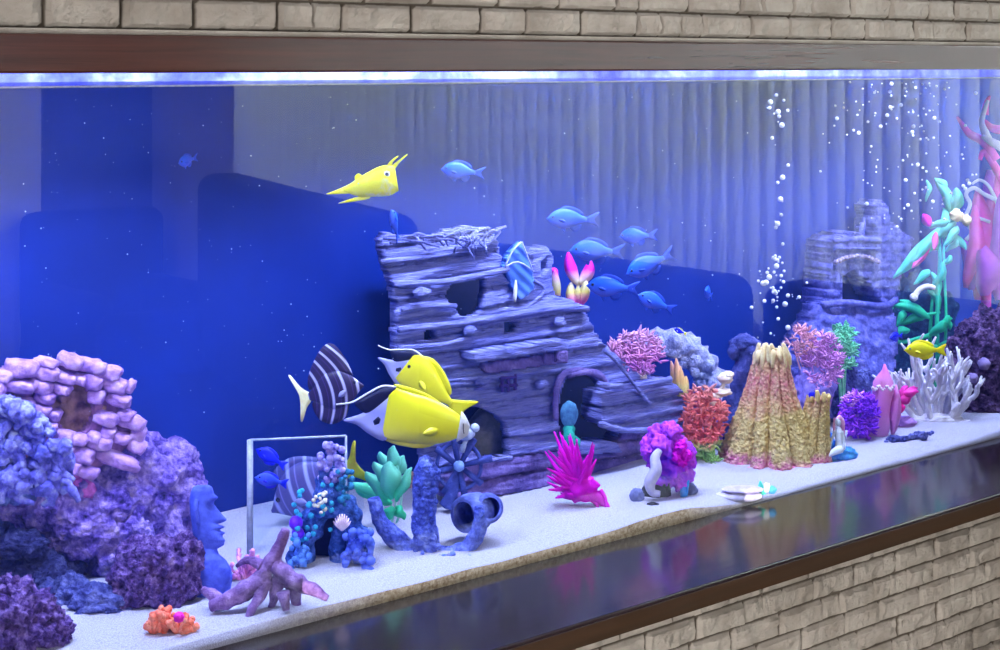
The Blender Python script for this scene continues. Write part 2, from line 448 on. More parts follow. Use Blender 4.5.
b = MB(); b.add([(XL, .001, WZ), (XR, .001, WZ), (XR, TY, WZ), (XL, TY, WZ)], [(0, 1, 2, 3)]); apart('water_surface', b, t.m)
t = NT('clear_blue_water'); t.n.remove(t.b)
vsn = t.new('ShaderNodeVolumeScatter'); vsn.inputs['Color'].default_value = (.07, .18, 1, 1); vsn.inputs['Density'].default_value = .17
t.link(vsn.outputs[0], t.out.inputs['Volume'])
b = MB(); b.box(XL + .001, XR - .001, .006, TY - .001, GB, WZ - .002); apart('water', b, t.m)
# lamps over the water: three housings with lit panels, tilted to the back
t = NT('lit_led_panel'); em = t.new('ShaderNodeEmission'); em.inputs[0].default_value = (.55, .63, 1.0, 1); em.inputs[1].default_value = 106
t.link(em.outputs[0], t.out.inputs[0]); LED = t.m
fixm = plain('dark_housing', (50, 50, 58))
for k, (xc, nm) in enumerate(((.88, 'left'), (1.82, 'middle'), (2.75, 'right'))):
    lp = bpy.data.objects.new('aquarium_lamp', None); C.objects.link(lp); lp.location = (xc, .115, CZ + .13); lp.rotation_euler = (R(18), 0, 0)
    tag(lp, '%s lamp of the three blue-white lamps over the water' % nm, 'lamp')
    b = MB(); b.box(-.36, .36, -.055, .055, .001, .03); b.build('housing', fixm, lp, False)
    b = MB(); b.box(-.34, .34, -.045, .045, -.002, 0); b.build('lit_panel', LED, lp, False)
# sand bed
def sand_h(x, y):
    h = SAND - GB + .006 * noise.noise(Vector((x * 3, y * 4, 2))) + .002 * noise.noise(Vector((x * 14, y * 14, 5)))
    h -= .010 * max(0, min(1, (x - 1.93) / .12)) * max(0, 1 - y / .03)
    h += .005 * exp(-((x - 1.89) / .10) ** 2) * exp(-(y / .06) ** 2)
    return h
nx, ny = 340, 70; vs = []; fs = []
for i in range(nx + 1):
    for j in range(ny + 1):
        x = XL + .002 + (XR - XL - .004) * i / nx; y = .004 + (TY - .006) * j / ny; vs.append((x, y, GB + sand_h(x, y)))
for i in range(nx):
    for j in range(ny):
        k = i * (ny + 1) + j; fs.append((k, k + ny + 1, k + ny + 2, k + 1))
base = len(vs)
for i in range(nx + 1):
    vs.append((XL + .002 + (XR - XL - .004) * i / nx, .004, GB - .001))
for i in range(nx):
    fs.append((base + i, base + i + 1, (i + 1) * (ny + 1), i * (ny + 1)))
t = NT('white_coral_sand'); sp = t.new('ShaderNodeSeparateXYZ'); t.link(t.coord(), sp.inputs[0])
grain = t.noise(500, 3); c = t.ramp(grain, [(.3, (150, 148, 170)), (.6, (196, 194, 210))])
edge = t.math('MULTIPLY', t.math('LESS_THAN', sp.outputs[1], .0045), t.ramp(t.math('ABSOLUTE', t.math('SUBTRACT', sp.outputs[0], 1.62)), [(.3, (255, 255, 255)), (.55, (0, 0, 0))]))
brown = t.ramp(t.noise(160, 4), [(.3, (128, 100, 64)), (.7, (205, 180, 140))])  # brown stain band, also standing for sand outside the blue lamp light
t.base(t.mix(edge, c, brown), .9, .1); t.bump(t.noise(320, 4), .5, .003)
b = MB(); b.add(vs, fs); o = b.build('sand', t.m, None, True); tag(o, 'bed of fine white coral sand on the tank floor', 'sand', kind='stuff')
GAIN = 2.1
# ------------------------------------------------------------------ ROCKS AT THE LEFT
PURPLE = mottled('purple_live_rock', [(.30, (16, 10, 50)), (.43, (78, 58, 156)), (.56, (130, 106, 208)), (.70, (186, 156, 232))], 46, 1, 120, .9, .012, 120)
DARKP = mottled('dark_purple_rock', [(.3, (18, 12, 44)), (.47, (70, 46, 110)), (.6, (120, 92, 168)), (.75, (168, 140, 206))], 70, 1, 130, .9, .012, 150)
BLUER = mottled('blue_rock', [(.3, (14, 20, 60)), (.5, (70, 84, 170)), (.7, (132, 150, 224))], 40, .8, 120, .85, .01, 100)
SLATE = mottled('slate_blue_rock', [(.3, (30, 34, 92)), (.5, (70, 76, 150)), (.72, (120, 126, 200))], 50, 1, 130, .9, .012, 130)
PINKR = mottled('pink_coralline', [(.3, (110, 40, 130)), (.6, (196, 96, 200)), (.8, (226, 140, 210))], 60, .7, 160, .8, .006)
T = Thing('live_rock', 'big craggy purple rock at the left, with a dark hollow below', 'rock', 118, 588, .11)
b = MB()
for (x, y, rx, ry, rz, d, sd) in ((150, 496, 52, 46, 60, .05, 1), (100, 500, 54, 46, 44, 0, 2), (62, 500, 44, 34, 34, -.045, 3), (118, 545, 38, 34, 40, -.02, 4), (170, 470, 30, 36, 30, .06, 5), (26, 498, 30, 26, 28, -.05, 6), (84, 530, 36, 30, 26, -.05, 8), (150, 580, 50, 40, 60, .06, 7)):
    b.blob(T.L(x, y, d), (rx * T.m, ry * T.m, rz * T.m), 5, .30, 1.6, sd, .35, 5)
T.part('rock_mass', b, PURPLE)
b = MB()
for (x, y, r, sd) in ((80, 482, 9, 1), (72, 487, 8, 2), (88, 490, 8, 3), (66, 492, 7, 4), (62, 518, 10, 5), (84, 478, 6, 6)):
    b.blob(T.L(x, y, -.065), r * T.m, 3, .3, 3, sd, .3, 6)
T.part('coralline_crust', b, PINKR, label='pink crust')
T = Thing('live_rock', 'dark purple pitted rock below the big craggy rock, behind the orange coral', 'rock', 155, 611, .045)
b = MB(); b.blob(T.L(155, 578), (44 * T.m, 36 * T.m, 42 * T.m), 6, .22, 2.4, 11, .5, 7); b.blob(T.L(186, 560, .01), (18 * T.m, 22 * T.m, 26 * T.m), 5, .25, 2.4, 12, .5, 6)
T.part('rock_mass', b, DARKP)
T = Thing('live_rock', 'dark purple knobbly rock in the lower left corner', 'rock', 24, 655, .03)
b = MB()
for (x, y, r, d, sd) in ((22, 622, 34, 0, 1), (50, 632, 22, .01, 2), (-8, 610, 30, .01, 3), (16, 594, 18, .01, 4)):
    b.blob(T.L(x, y, d), r * T.m, 5, .34, 2.6, sd + 20, .5, 6)
T.part('rock_mass', b, DARKP)
T = Thing('base_rock', 'pale blue smooth rock lying on the sand under the big craggy rock', 'rock', 92, 618, .05)
b = MB(); b.blob(T.L(104, 606), (40 * T.m, 30 * T.m, 22 * T.m), 5, .35, 2.2, 31, .4, 6); b.blob(T.L(66, 600, .03), (30 * T.m, 30 * T.m, 24 * T.m), 5, .35, 2.2, 32, .4, 6); T.part('rock_mass', b, SLATE)
T = Thing('base_rock', 'shaded grey-blue ledge rock in the hollow of the big craggy rock', 'rock', 40, 612, .12)
b = MB(); b.blob(T.L(56, 576, .07), (40 * T.m, 36 * T.m, 17 * T.m), 5, .35, 2.2, 33, .4, 6); b.blob(T.L(20, 545, -.02), (26 * T.m, 26 * T.m, 12 * T.m), 5, .35, 2.2, 34, .4, 6); b.blob(T.L(36, 598), (50 * T.m, 40 * T.m, 34 * T.m), 5, .35, 2.2, 35, .4, 6); T.part('rock_mass', b, mottled('shaded_slate', [(.3, (16, 18, 56)), (.5, (44, 46, 100)), (.72, (80, 84, 140))], 50, 1, 130, .9, .012, 130))  # darker slate copy, the shade of the hollow put into its colour
T = Thing('coral_rock', 'blue knobbly coral-covered rock at the left edge below the brick ruin', 'rock', 20, 600, .02)
b = MB(); rnd = random.Random(4)
b.blob(T.L(6, 462, .07), (40 * T.m, 40 * T.m, 44 * T.m), 5, .3, 2, 41, .4, 5)
b.blob(T.L(-16, 545, .14), (34 * T.m, 40 * T.m, 60 * T.m), 5, .3, 2, 42, .4, 5)
T.part('rock_mass', b, BLUER)
b = MB()
for k in range(120):
    x = rnd.uniform(-8, 66); y = rnd.uniform(398, 492)
    if y < 398 + max(0, x - 20) * 1.1: continue
    b.blob(T.L(x, y, -.05 + rnd.uniform(-.015, .02)), rnd.uniform(5, 10) * T.m, 3, .4, 2.5, k, .4, 4)
    if k % 2 == 0: b.tube([T.L(x, y, -.05), T.L(x + rnd.uniform(-9, 9), y + rnd.uniform(-2, 8), -.06), T.L(x + rnd.uniform(-16, 16), y + rnd.uniform(2, 18), -.055)], [6 * T.m, 4 * T.m, 3 * T.m], 8, 4, .5, 90)
T.part('coral_knobs', b, mottled('blue_coral_skin', [(.3, (30, 36, 100)), (.5, (86, 84, 200)), (.7, (150, 160, 244))], 60, .6, 160, .8, .006))
# brick ruin on top of the rocks
T = Thing('brick_ruin', 'pinkish brick arch ruin with a hole, leaning on the rocks at the left', 'ornament', 75, 480, Y=.36)
out = [(-20, 388), (0, 374), (20, 367), (52, 365), (80, 361), (102, 366), (118, 375), (127, 390), (124, 402), (138, 418), (140, 438), (110, 462), (92, 470), (70, 468), (20, 470), (-20, 460)]
hole = [(48, 402), (60, 394), (72, 386), (86, 384), (92, 396), (94, 408), (92, 422), (84, 432), (72, 434), (62, 428), (56, 414)]
b = MB(); relief(b, T, out, [hole], lambda x, y: .335 + .006 * noise.noise(Vector((x * .1, y * .1, 3))), .035, 2.0, 1.5)
MORT = mottled('ruin_mortar', [(.3, (84, 50, 96)), (.7, (140, 96, 150))], 60, .6)
BRK = mottled('pink_ruin_brick', [(.3, (104, 70, 160)), (.5, (152, 112, 196)), (.72, (188, 152, 218))], 50, .7, 150, .85, .006)
T.part('backing', b, MORT)
b = MB()
bl_ = [(130, 175, 200, 100, -5), (30, 225, 90, 70, -18), (290, 140, 140, 44, -15), (440, 130, 160, 80, -18), (570, 160, 190, 80, -14), (700, 205, 120, 85, -15), (285, 200, 170, 80, -15), (400, 230, 160, 60, -22), (120, 285, 210, 74, -8), (-10, 300, 90, 80, -8), (255, 290, 140, 84, -25), (390, 300, 110, 60, -18), (580, 255, 130, 100, -15), (500, 245, 90, 60, -15), (720, 280, 150, 90, -17), (815, 290, 50, 80, -15), (285, 355, 120, 70, -20), (605, 350, 100, 84, -8), (745, 370, 150, 80, -18), (345, 470, 70, 60, -20), (255, 435, 130, 70, -20), (150, 400, 120, 74, -12), (20, 400, 140, 80, -8), (140, 470, 120, 74, -14), (10, 480, 140, 80, -8), (200, 560, 120, 74, -14), (665, 490, 150, 80, -18), (790, 470, 110, 70, -15), (820, 510, 180, 80, -18), (595, 605, 90, 60, -15), (680, 575, 90, 70, -15), (865, 590, 90, 90, -20), (630, 640, 140, 80, -16), (500, 620, 100, 60, -16), (400, 600, 110, 70, -16), (300, 540, 120, 70, -14), (760, 610, 120, 60, -20), (720, 740, 330, 80, -22), (520, 720, 140, 90, -18), (430, 790, 140, 70, -16), (860, 660, 110, 80, -24), (400, 690, 120, 70, -16), (540, 820, 150, 70, -18)]
for k, (cx, cy, w, h, a) in enumerate(bl_):
    c = T.LY(cx / 6.25, 340 + cy / 6.25, .328); mm = T.m; w *= mm / 6.25 / 2; h *= mm / 6.25 / 2
    vsx, fsx = ico(3); o_ = []
    M = Matrix.Rotation(R(-a), 3, 'Y')
    for v in vsx:
        q = v * .35 + v / max(abs(q_) for q_ in v) * .65
        q = Vector((q.x * w, q.y * .016, q.z * h)); q *= 1 + .22 * noise.fractal(q * 110 + Vector((k, k, 0)), .9, 2, 3)
        o_.append(c + M @ q)
    b.add(o_, fsx)
T.part('bricks', b, BRK)
b = MB(); b.blob(T.LY(74, 412, .375), (36 * T.m, .025, 36 * T.m), 5, .3, 2, 51, .5, 3); T.part('inner_rock', b, mottled('brown_inner_rock', [(.3, (80, 52, 62)), (.6, (150, 112, 112)), (.8, (186, 146, 136))], 30, .7), label='brown rock seen through the hole')
# stone head
T = Thing('stone_head_statue', 'blue carved stone head in profile, standing on the sand beside the purple rocks', 'statue', 210, 601, .035)
rows = [(485, 197, 209, 7), (487, 193, 212, 9), (491, 191, 213.5, 10.5), (496, 190, 214, 11), (500, 189.5, 214, 11.5), (504, 189.5, 211.5, 11.5), (510, 190, 212, 12), (516, 190.5, 213.5, 12), (520, 191, 215, 12), (524, 191.5, 217, 12), (528, 192, 219.5, 12), (531, 192.5, 219, 12), (534, 193, 221, 12), (540, 194, 225, 11.5), (545, 195, 224, 10.5), (549, 194.5, 217, 10), (554, 192.5, 219, 13), (560, 190, 226, 17), (568, 188.5, 231, 19), (578, 188, 232.5, 20), (588, 188.5, 231, 20), (598, 189.5, 228, 19), (604, 190, 227, 19)]
rr = []; b = MB()
def srow(y):
    for i in range(len(rows) - 1):
        if rows[i][0] <= y <= rows[i + 1][0]:
            f = (y - rows[i][0]) / (rows[i + 1][0] - rows[i][0]); return [rows[i][k] * (1 - f) + rows[i + 1][k] * f for k in (1, 2, 3)]
    return list(rows[-1][1:])
y = 485.0
while y <= 604:
    xl, xr, hd = srow(y); ring = []
    nose = 0
    if 500 < y < 524: nose = 12 * ((y - 500) / 19) if y < 519 else 12 * (1 - ((y - 519) / 5) ** 2)
    lip = 6 * exp(-((y - 526.8) / 1.8) ** 2) + 5 * exp(-((y - 532.6) / 1.9) ** 2)
    brow = 4.0 * exp(-((y - 497.5) / 2.6) ** 2)
    for k in range(32):
        th = 2 * pi * k / 32; cx_ = (xl + xr) / 2; rx = (xr - xl) / 2
        ct = cos(th); st = sin(th); x = cx_ + rx * (abs(ct) ** .8) * (1 if ct > 0 else -1); dd = hd * (abs(st) ** .8) * (1 if st > 0 else -1)
        a_ = th if th < pi else th - 2 * pi
        x += nose * exp(-(a_ / .42) ** 2) + lip * exp(-(a_ / .5) ** 2) + brow * exp(-(a_ / .9) ** 4)
        eye = exp(-((abs(a_) - .62) / .28) ** 2) * exp(-((y - 505.5) / 3.4) ** 2)
        x -= 4.5 * eye; dd *= 1 - .12 * eye
        if y > 512: dd *= 1 - .06 * exp(-((abs(a_) - .9) / .3) ** 2) * exp(-((y - 522) / 5) ** 2)
        ring.append(T.L(x, y, dd * T.m))
    rr.append(ring); y += 1.0
b.loft(rr); HEADM = mottled('blue_carved_stone', [(.3, (46, 56, 166)), (.6, (66, 80, 206)), (.8, (84, 102, 224))], 80, .35, 200, .85, .003)
T.part('head', b, HEADM)
for sgn in (-1, 1):
    b = MB(); b.tube([T.L(197, 499, sgn * 11 * T.m), T.L(195.5, 508, sgn * 12.6 * T.m), T.L(198, 524, sgn * 12 * T.m)], [2 * T.m, 3 * T.m, 2 * T.m], 10, 5); T.part('ear', b, HEADM)
# orange coral
T = Thing('finger_coral', 'small orange knobbly coral on the sand in front of the purple rocks', 'coral', 168, 637, .02)
b = MB(); rnd = random.Random(8)
for (cx, cy, n) in ((154, 624, 22), (165, 620, 22), (178, 624, 22), (187, 629, 16), (160, 630, 12)):
    for k in range(n):
        a = rnd.uniform(0, pi); q = rnd.uniform(3, 14); d_ = rnd.uniform(-.02, .01); r_ = rnd.uniform(2.6, 4.2)
        x = cx + q * cos(a) * .75; y = cy + 4 - q * sin(a) * 1.25
        b.blob(T.L(x, y, d_), r_ * T.m, 3, .25, 2, k); b.tube([T.L(cx, cy + 10, d_ * .5), T.L(x, y, d_)], [3 * T.m, r_ * .8 * T.m], 7, 2)
T.part('branches', b, mottled('orange_coral', [(.3, (240, 70, 50)), (.55, (255, 108, 84)), (.75, (255, 150, 128))], 70, .4, 260, .6, .003))
b = MB(); b.blob(T.L(179, 617, -.024), 5 * T.m, 3, .3, 3, 2); T.part('polyp', b, plain('hot_pink', (255, 20, 150), .5), label='hot pink tip')
# driftwood
T = Thing('driftwood', 'purple-brown forked driftwood lying on the sand beside the stone head', 'driftwood', 262, 615, .02)
DW = mottled('driftwood_bark', [(.3, (60, 36, 84)), (.5, (112, 82, 140)), (.72, (158, 126, 190))], 40, .9, 90, .85, .008)
def L3(pts): return [T.L(x, y, d) for x, y, d in pts]
for pts, rad in (([(285, 529, 0), (279, 546, 0), (268, 568, 0), (258, 582, 0)], [4.5, 6, 8, 9]), ([(262, 580, 0), (240, 594, -.01), (222, 602, -.02), (211, 606, -.02)], [10, 9, 8, 6]),
                 ([(276, 566, 0), (292, 578, -.01), (308, 588, -.015), (328, 598, -.02)], [9, 9, 7, 3]), ([(266, 582, 0), (256, 602, -.02), (247, 618, -.035)], [8, 5.5, 2.5]),
                 ([(280, 576, 0), (276, 592, 0), (271, 611, 0)], [8, 6, 3]), ([(288, 578, 0), (294, 594, .01), (298, 608, .01)], [7, 6, 4]), ([(222, 600, -.01), (207, 592, 0), (203, 588, 0)], [7, 5, 3]), ([(262, 566, 0), (248, 560, .01), (237, 566, .02)], [6, 4, 2]), ([(283, 592, -.02), (286, 610, -.02)], [7, 4])):
    b = MB(); b.tube(L3(pts), [r_ * T.m for r_ in rad], 12, 6, .45, 70); T.part('branch', b, DW)
# small pink coral behind the driftwood
T = Thing('soft_coral', 'small pink fuzzy coral on the sand between stone head and acrylic box', 'coral', 248, 580, .01)
b = MB(); rnd = random.Random(6)
for k in range(40):
    x = rnd.gauss(248, 9); y = rnd.gauss(563, 7); b.tube([T.L(246, 582, 0), T.L(x, y + 6, rnd.uniform(-.01, .01)), T.L(x, y, rnd.uniform(-.015, .015))], [1 * T.m, 1.4 * T.m, 2.6 * T.m], 6, 3)
T.part('polyps', b, mottled('pale_pink_coral', [(.3, (206, 110, 214)), (.55, (240, 130, 190)), (.75, (255, 170, 200))], 60, .3))
# ------------------------------------------------------------------ ACRYLIC BOX
T = Thing('acrylic_box', 'clear acrylic box with white edges on the sand, the lower striped fish inside', 'box', 250, 562, .04)
t = NT('clear_acrylic'); t.n.remove(t.b); trn = t.new('ShaderNodeBsdfTransparent'); trn.inputs[0].default_value = (.9, .95, 1, 1)
gl = t.new('ShaderNodeBsdfGlossy'); gl.inputs['Roughness'].default_value = .05; gl.inputs[0].default_value = rgba((150, 170, 255)); mx = t.new('ShaderNodeMixShader'); mx.inputs[0].default_value = .03
t.link(trn.outputs[0], mx.inputs[1]); t.link(gl.outputs[0], mx.inputs[2]); t.link(mx.outputs[0], t.out.inputs[0]); ACR = t.m
EDGE = plain('white_box_edge', (130, 140, 170), .6, .3, .4, 200)
bx0, bx1, by0, by1, bd = 250, 346, 440, 556, .14
def rod(p, q, r, name='edge'):
    b = MB(); b.tube([p, q], [r, r], 6, 1); return T.part(name, b, EDGE)
f00, f10, f01, f11 = T.L(bx0, by0), T.L(bx1, by0 - 4), T.L(bx0, by1), T.L(bx1, by1 - 22)
k_ = Vector((.015, bd, 0)); g00, g10, g01, g11 = f00 + k_, f10 + k_, f01 + k_, f11 + k_
b = MB(); 
for q in ((f00, f10, f11, f01),): b.add(q, [(0, 1, 2, 3)])
T.part('front_panel', b, ACR, smooth=False)
for nm, q in (('side_panel', (f00, g00, g01, f01)), ('side_panel', (f10, g10, g11, f11)), ('back_panel', (g00, g10, g11, g01))):
    b = MB(); b.add(q, [(0, 1, 2, 3)]); T.part(nm, b, ACR, smooth=False)
rod(f00, f01, 3.2 * T.m); rod(f00, f10, 1.2 * T.m); rod(f10, f11, 1.2 * T.m);
# ------------------------------------------------------------------ CAVE ORNAMENT
T = Thing('cave_ornament', 'dark blue coral-covered cave ornament on the sand in front of the acrylic box', 'ornament', 330, 575, .05)
CAV = mottled('dark_teal_rock', [(.3, (14, 26, 70)), (.5, (40, 70, 150)), (.7, (84, 110, 206))], 70, .8, 160, .85, .008, 140)
b = MB(); m = T.m
for pts, rad in (([(302, 572), (300, 556), (306, 536), (316, 516), (326, 500)], [12, 13, 12, 12, 13]), ([(326, 500), (342, 506), (352, 526), (360, 548), (366, 568)], [13, 14, 13, 13, 11]),
                 ([(330, 515), (328, 490), (330, 468)], [17, 14, 10]), ([(344, 520), (338, 548), (340, 570)], [8, 9, 10]), ([(302, 575), (318, 578)], [9, 6])):
    b.tube([T.L(x, y) for x, y in pts], [r_ * m for r_ in rad], 14, 7, .55, 60)
T.part('arch', b, CAV)
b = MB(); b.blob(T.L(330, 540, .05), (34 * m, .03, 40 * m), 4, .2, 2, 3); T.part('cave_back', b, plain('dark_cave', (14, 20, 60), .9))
rnd = random.Random(12)
def knobs(name, n, cx, cy, sx, sy, r0, r1, mat, dd=-.03, lab=None):
    b = MB()
    for k in range(n): b.blob(T.L(cx + max(-1.4, min(1.4, rnd.gauss(0, 1))) * sx, cy + max(-1.5, min(1.5, rnd.gauss(0, 1))) * sy, dd + rnd.uniform(-.01, .01)), rnd.uniform(r0, r1) * m, 2, .25, 2.5, k)
    return T.part(name, b, mat, label=lab)
knobs('coral_crust', 60, 331, 462, 8, 12, 2, 4.2, mottled('lavender_coral', [(.3, (80, 70, 190)), (.6, (150, 140, 240)), (.8, (196, 190, 255))], 90, .4), -.015, 'lavender crust')
knobs('cream_polyps', 22, 319, 502, 5, 7, 1.2, 2.6, plain('cream', (226, 206, 176), .6), -.035, 'cream polyps')
knobs('teal_crust', 26, 312, 512, 14, 18, 2, 3.6, plain('teal', (30, 130, 176), .6), -.03, 'teal crust')
knobs('teal_crust', 24, 345, 490, 5, 12, 2, 3.6, plain('dark_teal', (24, 90, 130), .6), -.02, 'dark teal crust')
knobs('blue_crust', 50, 300, 556, 6, 14, 2, 4.5, plain('bright_blue_crust', (66, 110, 226), .7, bump=.4), -.03)
knobs('blue_crust', 60, 358, 556, 9, 16, 2.5, 5, plain('mid_blue_crust', (58, 78, 190), .7, bump=.4), -.03)
b = MB(); b.blob(T.L(296, 523, -.03), 7 * m, 3, .15, 3, 1); b.blob(T.L(298, 533, -.03), 6 * m, 3, .15, 3, 2); T.part('sponge', b, plain('violet', (76, 20, 220), .5), label='violet sponge')
b = MB()
for k in range(9):
    a = -1.0 + k * .25; b.tube([T.L(342, 530, -.03), T.L(342 + 7 * sin(a), 530 - 9 * cos(a), -.035), T.L(342 + 10 * sin(a), 530 - 16 * cos(a), -.03)], [1.4 * m, 1.2 * m, .7 * m], 6, 4)
T.part('finger_sprig', b, plain('pale_pink', (226, 180, 226), .6), label='pale pink sprig')
# ------------------------------------------------------------------ ANCHOR ORNAMENT
T = Thing('anchor_ornament', 'blue anchor ornament with a tipped urn on the sand left of the ship', 'ornament', 440, 560, .04); m = T.m
ANC = mottled('blue_crusted_stone', [(.3, (34, 44, 120)), (.5, (70, 84, 196)), (.72, (112, 130, 232))], 70, .9, 150, .85, .008, 160)
b = MB(); b.tube([T.L(374, 498), T.L(380, 520), T.L(396, 540), T.L(414, 554), T.L(430, 558)], [q * m for q in (6, 8, 10, 11, 10)], 12, 6, .3, 80); T.part('anchor_arm', b, ANC)
b = MB(); b.tube([T.L(428, 560), T.L(458, 553), T.L(474, 540), T.L(480, 522), T.L(479, 506)], [q * m for q in (9, 9, 8, 7, 4)], 12, 6, .25, 80); T.part('anchor_arm', b, ANC)
b = MB(); b.tube([T.L(428, 556), T.L(424, 530), T.L(424, 500), T.L(428, 468), T.L(432, 462)], [q * m for q in (14, 13, 12, 13, 9)], 16, 6, .3, 80)
for k in range(60):
    yy = rnd.uniform(464, 552); b.blob(T.L(426 + rnd.uniform(-11, 11), yy, -.017), rnd.uniform(2, 3.6) * m, 2, .3, 2.5, k)
T.part('shank', b, ANC)
def urn(cx, cy, r, ax, ln, mat):
    b = MB(); c = T.L(cx, cy, .02); ax = Vector(ax).normalized(); u = ax.cross(Vector((0, 0, 1))).normalized(); v = ax.cross(u); rings = []
    for (t_, rr_) in ((0, .74), (-.02, .86), (0, 1.0), (.25, 1.1), (.6, 1.05), (.9, .75), (1.0, .3)):
        rings.append([c + ax * (t_ * ln * m) + (u * cos(2 * pi * k / 24) + v * sin(2 * pi * k / 24)) * (rr_ * r * m) for k in range(24)])
    inner = [[c + ax * (t_ * ln * m) + (u * cos(2 * pi * k / 24) + v * sin(2 * pi * k / 24)) * (rr_ * r * m) for k in range(24)] for (t_, rr_) in ((.85, .3), (.7, .7), (.3, .85), (0, .74))]
    b.loft(inner + rings, False); return b
T.part('urn', urn(464, 515, 18, (.62, .78, -.05), 40, ANC), mottled('blue_grey_urn', [(.3, (52, 60, 120)), (.6, (92, 104, 190)), (.8, (130, 144, 220))], 60, .6))
T.part('pot', urn(490, 508, 14, (-.25, .95, -.3), 34, ANC), mottled('blue_grey_pot', [(.3, (44, 50, 120)), (.6, (82, 94, 190)), (.8, (120, 132, 222))], 60, .6))
b = MB()
for k in range(46): b.blob(T.L(rnd.uniform(400, 470), rnd.gauss(560 - abs(0), 4), -.03), rnd.uniform(1.6, 3.6) * m, 2, .4, 2.5, k)
T.part('rubble', b, mottled('blue_violet_rubble', [(.3, (50, 60, 170)), (.55, (90, 110, 230)), (.75, (180, 90, 220))], 40, .4))
# ship wheel
T = Thing('ship_wheel_ornament', 'dark spoked ship wheel standing behind the urn, by the yellow fish', 'ornament', 459, 506, -.03); m = T.m
WHL = mottled('dark_blue_metal', [(.3, (24, 30, 80)), (.6, (50, 60, 130)), (.8, (90, 100, 180))], 60, .5)
b = MB(); b.blob(T.L(459, 466, -.012), 5.5 * m, 3, .1); T.part('hub', b, plain('steel_blue', (96, 124, 214), .6))
for k in range(8):
    a = R(12 + 45 * k); b = MB(); b.tube([T.L(459 + 4 * cos(a), 466 - 4 * sin(a)), T.L(459 + 34 * cos(a) * (.8 if k % 2 else 1), 466 - 36 * sin(a) * (.9 if k % 2 else 1))], [2.6 * m, 3.8 * m], 8, 1, .2, 90); T.part('spoke', b, WHL)
b = MB(); rg = []
for k in range(41):
    a = 2 * pi * k / 40; rg.append(T.L(459 + 22 * cos(a), 466 - 24 * sin(a)))
b.tube(rg, [2.0 * m, 2.0 * m], 8, 1); T.part('rim', b, WHL)
b = MB(); b.blob(T.L(466, 434, -.005), (9 * m, 6 * m, 6 * m), 3, .2, 2, 3); b.blob(T.L(475, 428, -.005), 4.5 * m, 3, .2, 2, 4); b.tube([T.L(466, 438), T.L(462, 452)], [3 * m, 3 * m], 8, 2); T.part('finial', b, plain('pale_blue_stone', (150, 165, 226), .7, bump=.3), label='pale finial')
b = MB(); b.tube([T.L(448, 506), T.L(452, 492), T.L(459, 468, .01)], [9 * m, 6 * m, 4 * m], 10, 4, .3); T.part('post', b, WHL)
# ------------------------------------------------------------------ GREEN PLANT LEFT OF THE ANCHOR
T = Thing('green_plant', 'mint green leafy plant between the cave ornament and the anchor', 'plant', 390, 532, .03); m = T.m
GRN = gradz('mint_leaf', [(.0, (30, 160, 100)), (.5, (60, 225, 145)), (.8, (110, 250, 180))], -.02, .12, 2, .5, .4, 30, .2, trans=.25)
for (sx, sy, tx, ty) in ((392, 530, 386, 480), (390, 530, 396, 490), (394, 530, 402, 492), (388, 530, 376, 492)):
    b = MB(); b.tube([T.L(sx, sy), T.L((sx + tx) / 2 + 2, (sy + ty) / 2), T.L(tx, ty)], [1.3 * m, 1 * m], 6, 4); T.part('stem', b, plain('pale_green_stem', (140, 226, 190), .5))
def leaves(lst, name='leaf', mat=None, t=.0015, wave=0):
    for (x0, y0, x1, y1, w, d) in lst:
        b = MB(); b.leaf(T.L(x0, y0, d), T.L(x1, y1, d - .006), w * m, Vector((0, -.004, .003)), t, n=8, wave=wave); T.part(name, b, mat or GRN)
leaves([(390, 478, 380, 452, 6, 0), (392, 480, 394, 446, 7, -.01), (388, 486, 374, 462, 6, -.02), (396, 480, 404, 456, 6, .01), (392, 500, 384, 470, 6, -.02), (393, 498, 398, 466, 6, -.015), (392, 504, 350, 482, 6, -.01), (392, 504, 356, 490, 6, .01), (396, 502, 412, 468, 5, -.02), (394, 508, 380, 526, 5, -.01), (396, 506, 404, 520, 5, -.01), (390, 496, 390, 462, 10, -.025), (388, 500, 366, 472, 7, -.015), (392, 506, 388, 520, 5, -.02)], wave=.002)
T = Thing('orange_button_coral', 'tiny orange coral tuft beside the mint green plant', 'coral', 410, 492, .03); m = T.m
b = MB()
for k in range(16): b.blob(T.L(rnd.gauss(410, 5), rnd.gauss(481, 4), rnd.uniform(-.01, .01)), rnd.uniform(2, 3.4) * m, 2, .2, 2, k)
b.tube([T.L(410, 500), T.L(410, 482)], [4 * m, 5 * m], 8, 2, .3); T.part('polyps', b, plain('peach_coral', (240, 140, 116), .6))
# ------------------------------------------------------------------ THE SUNKEN SHIP
T = Thing('sunken_ship', 'big blue-grey broken wooden ship ornament in the middle of the tank', 'ornament', 530, 494, Y=.30, turn=0); m = T.m
t = NT('carved_ship_planks'); mp = t.new('ShaderNodeMapping'); mp.inputs['Scale'].default_value = (5, 5, 60); mp.inputs['Rotation'].default_value = (0, R(3), 0)
t.link(t.coord(), mp.inputs[0]); g1 = t.noise(4, 6, .7, mp.outputs[0], .4); g2 = t.noise(16, 5)
c = t.ramp(g1, [(.3, (56, 60, 132)), (.44, (100, 104, 190)), (.6, (124, 128, 214)), (.78, (154, 158, 236))])
c = t.mix(t.ramp(g2, [(.42, (0, 0, 0)), (.62, (90, 90, 90))]), c, (60, 62, 150)); t.base(c, .85, .15); t.bump(g1, 1, .012); SHIP = t.m
SHIPD = mottled('dark_ship_timber', [(.3, (48, 38, 84)), (.55, (92, 78, 142)), (.75, (130, 118, 186))], 30, .9, 90, .85, .01)
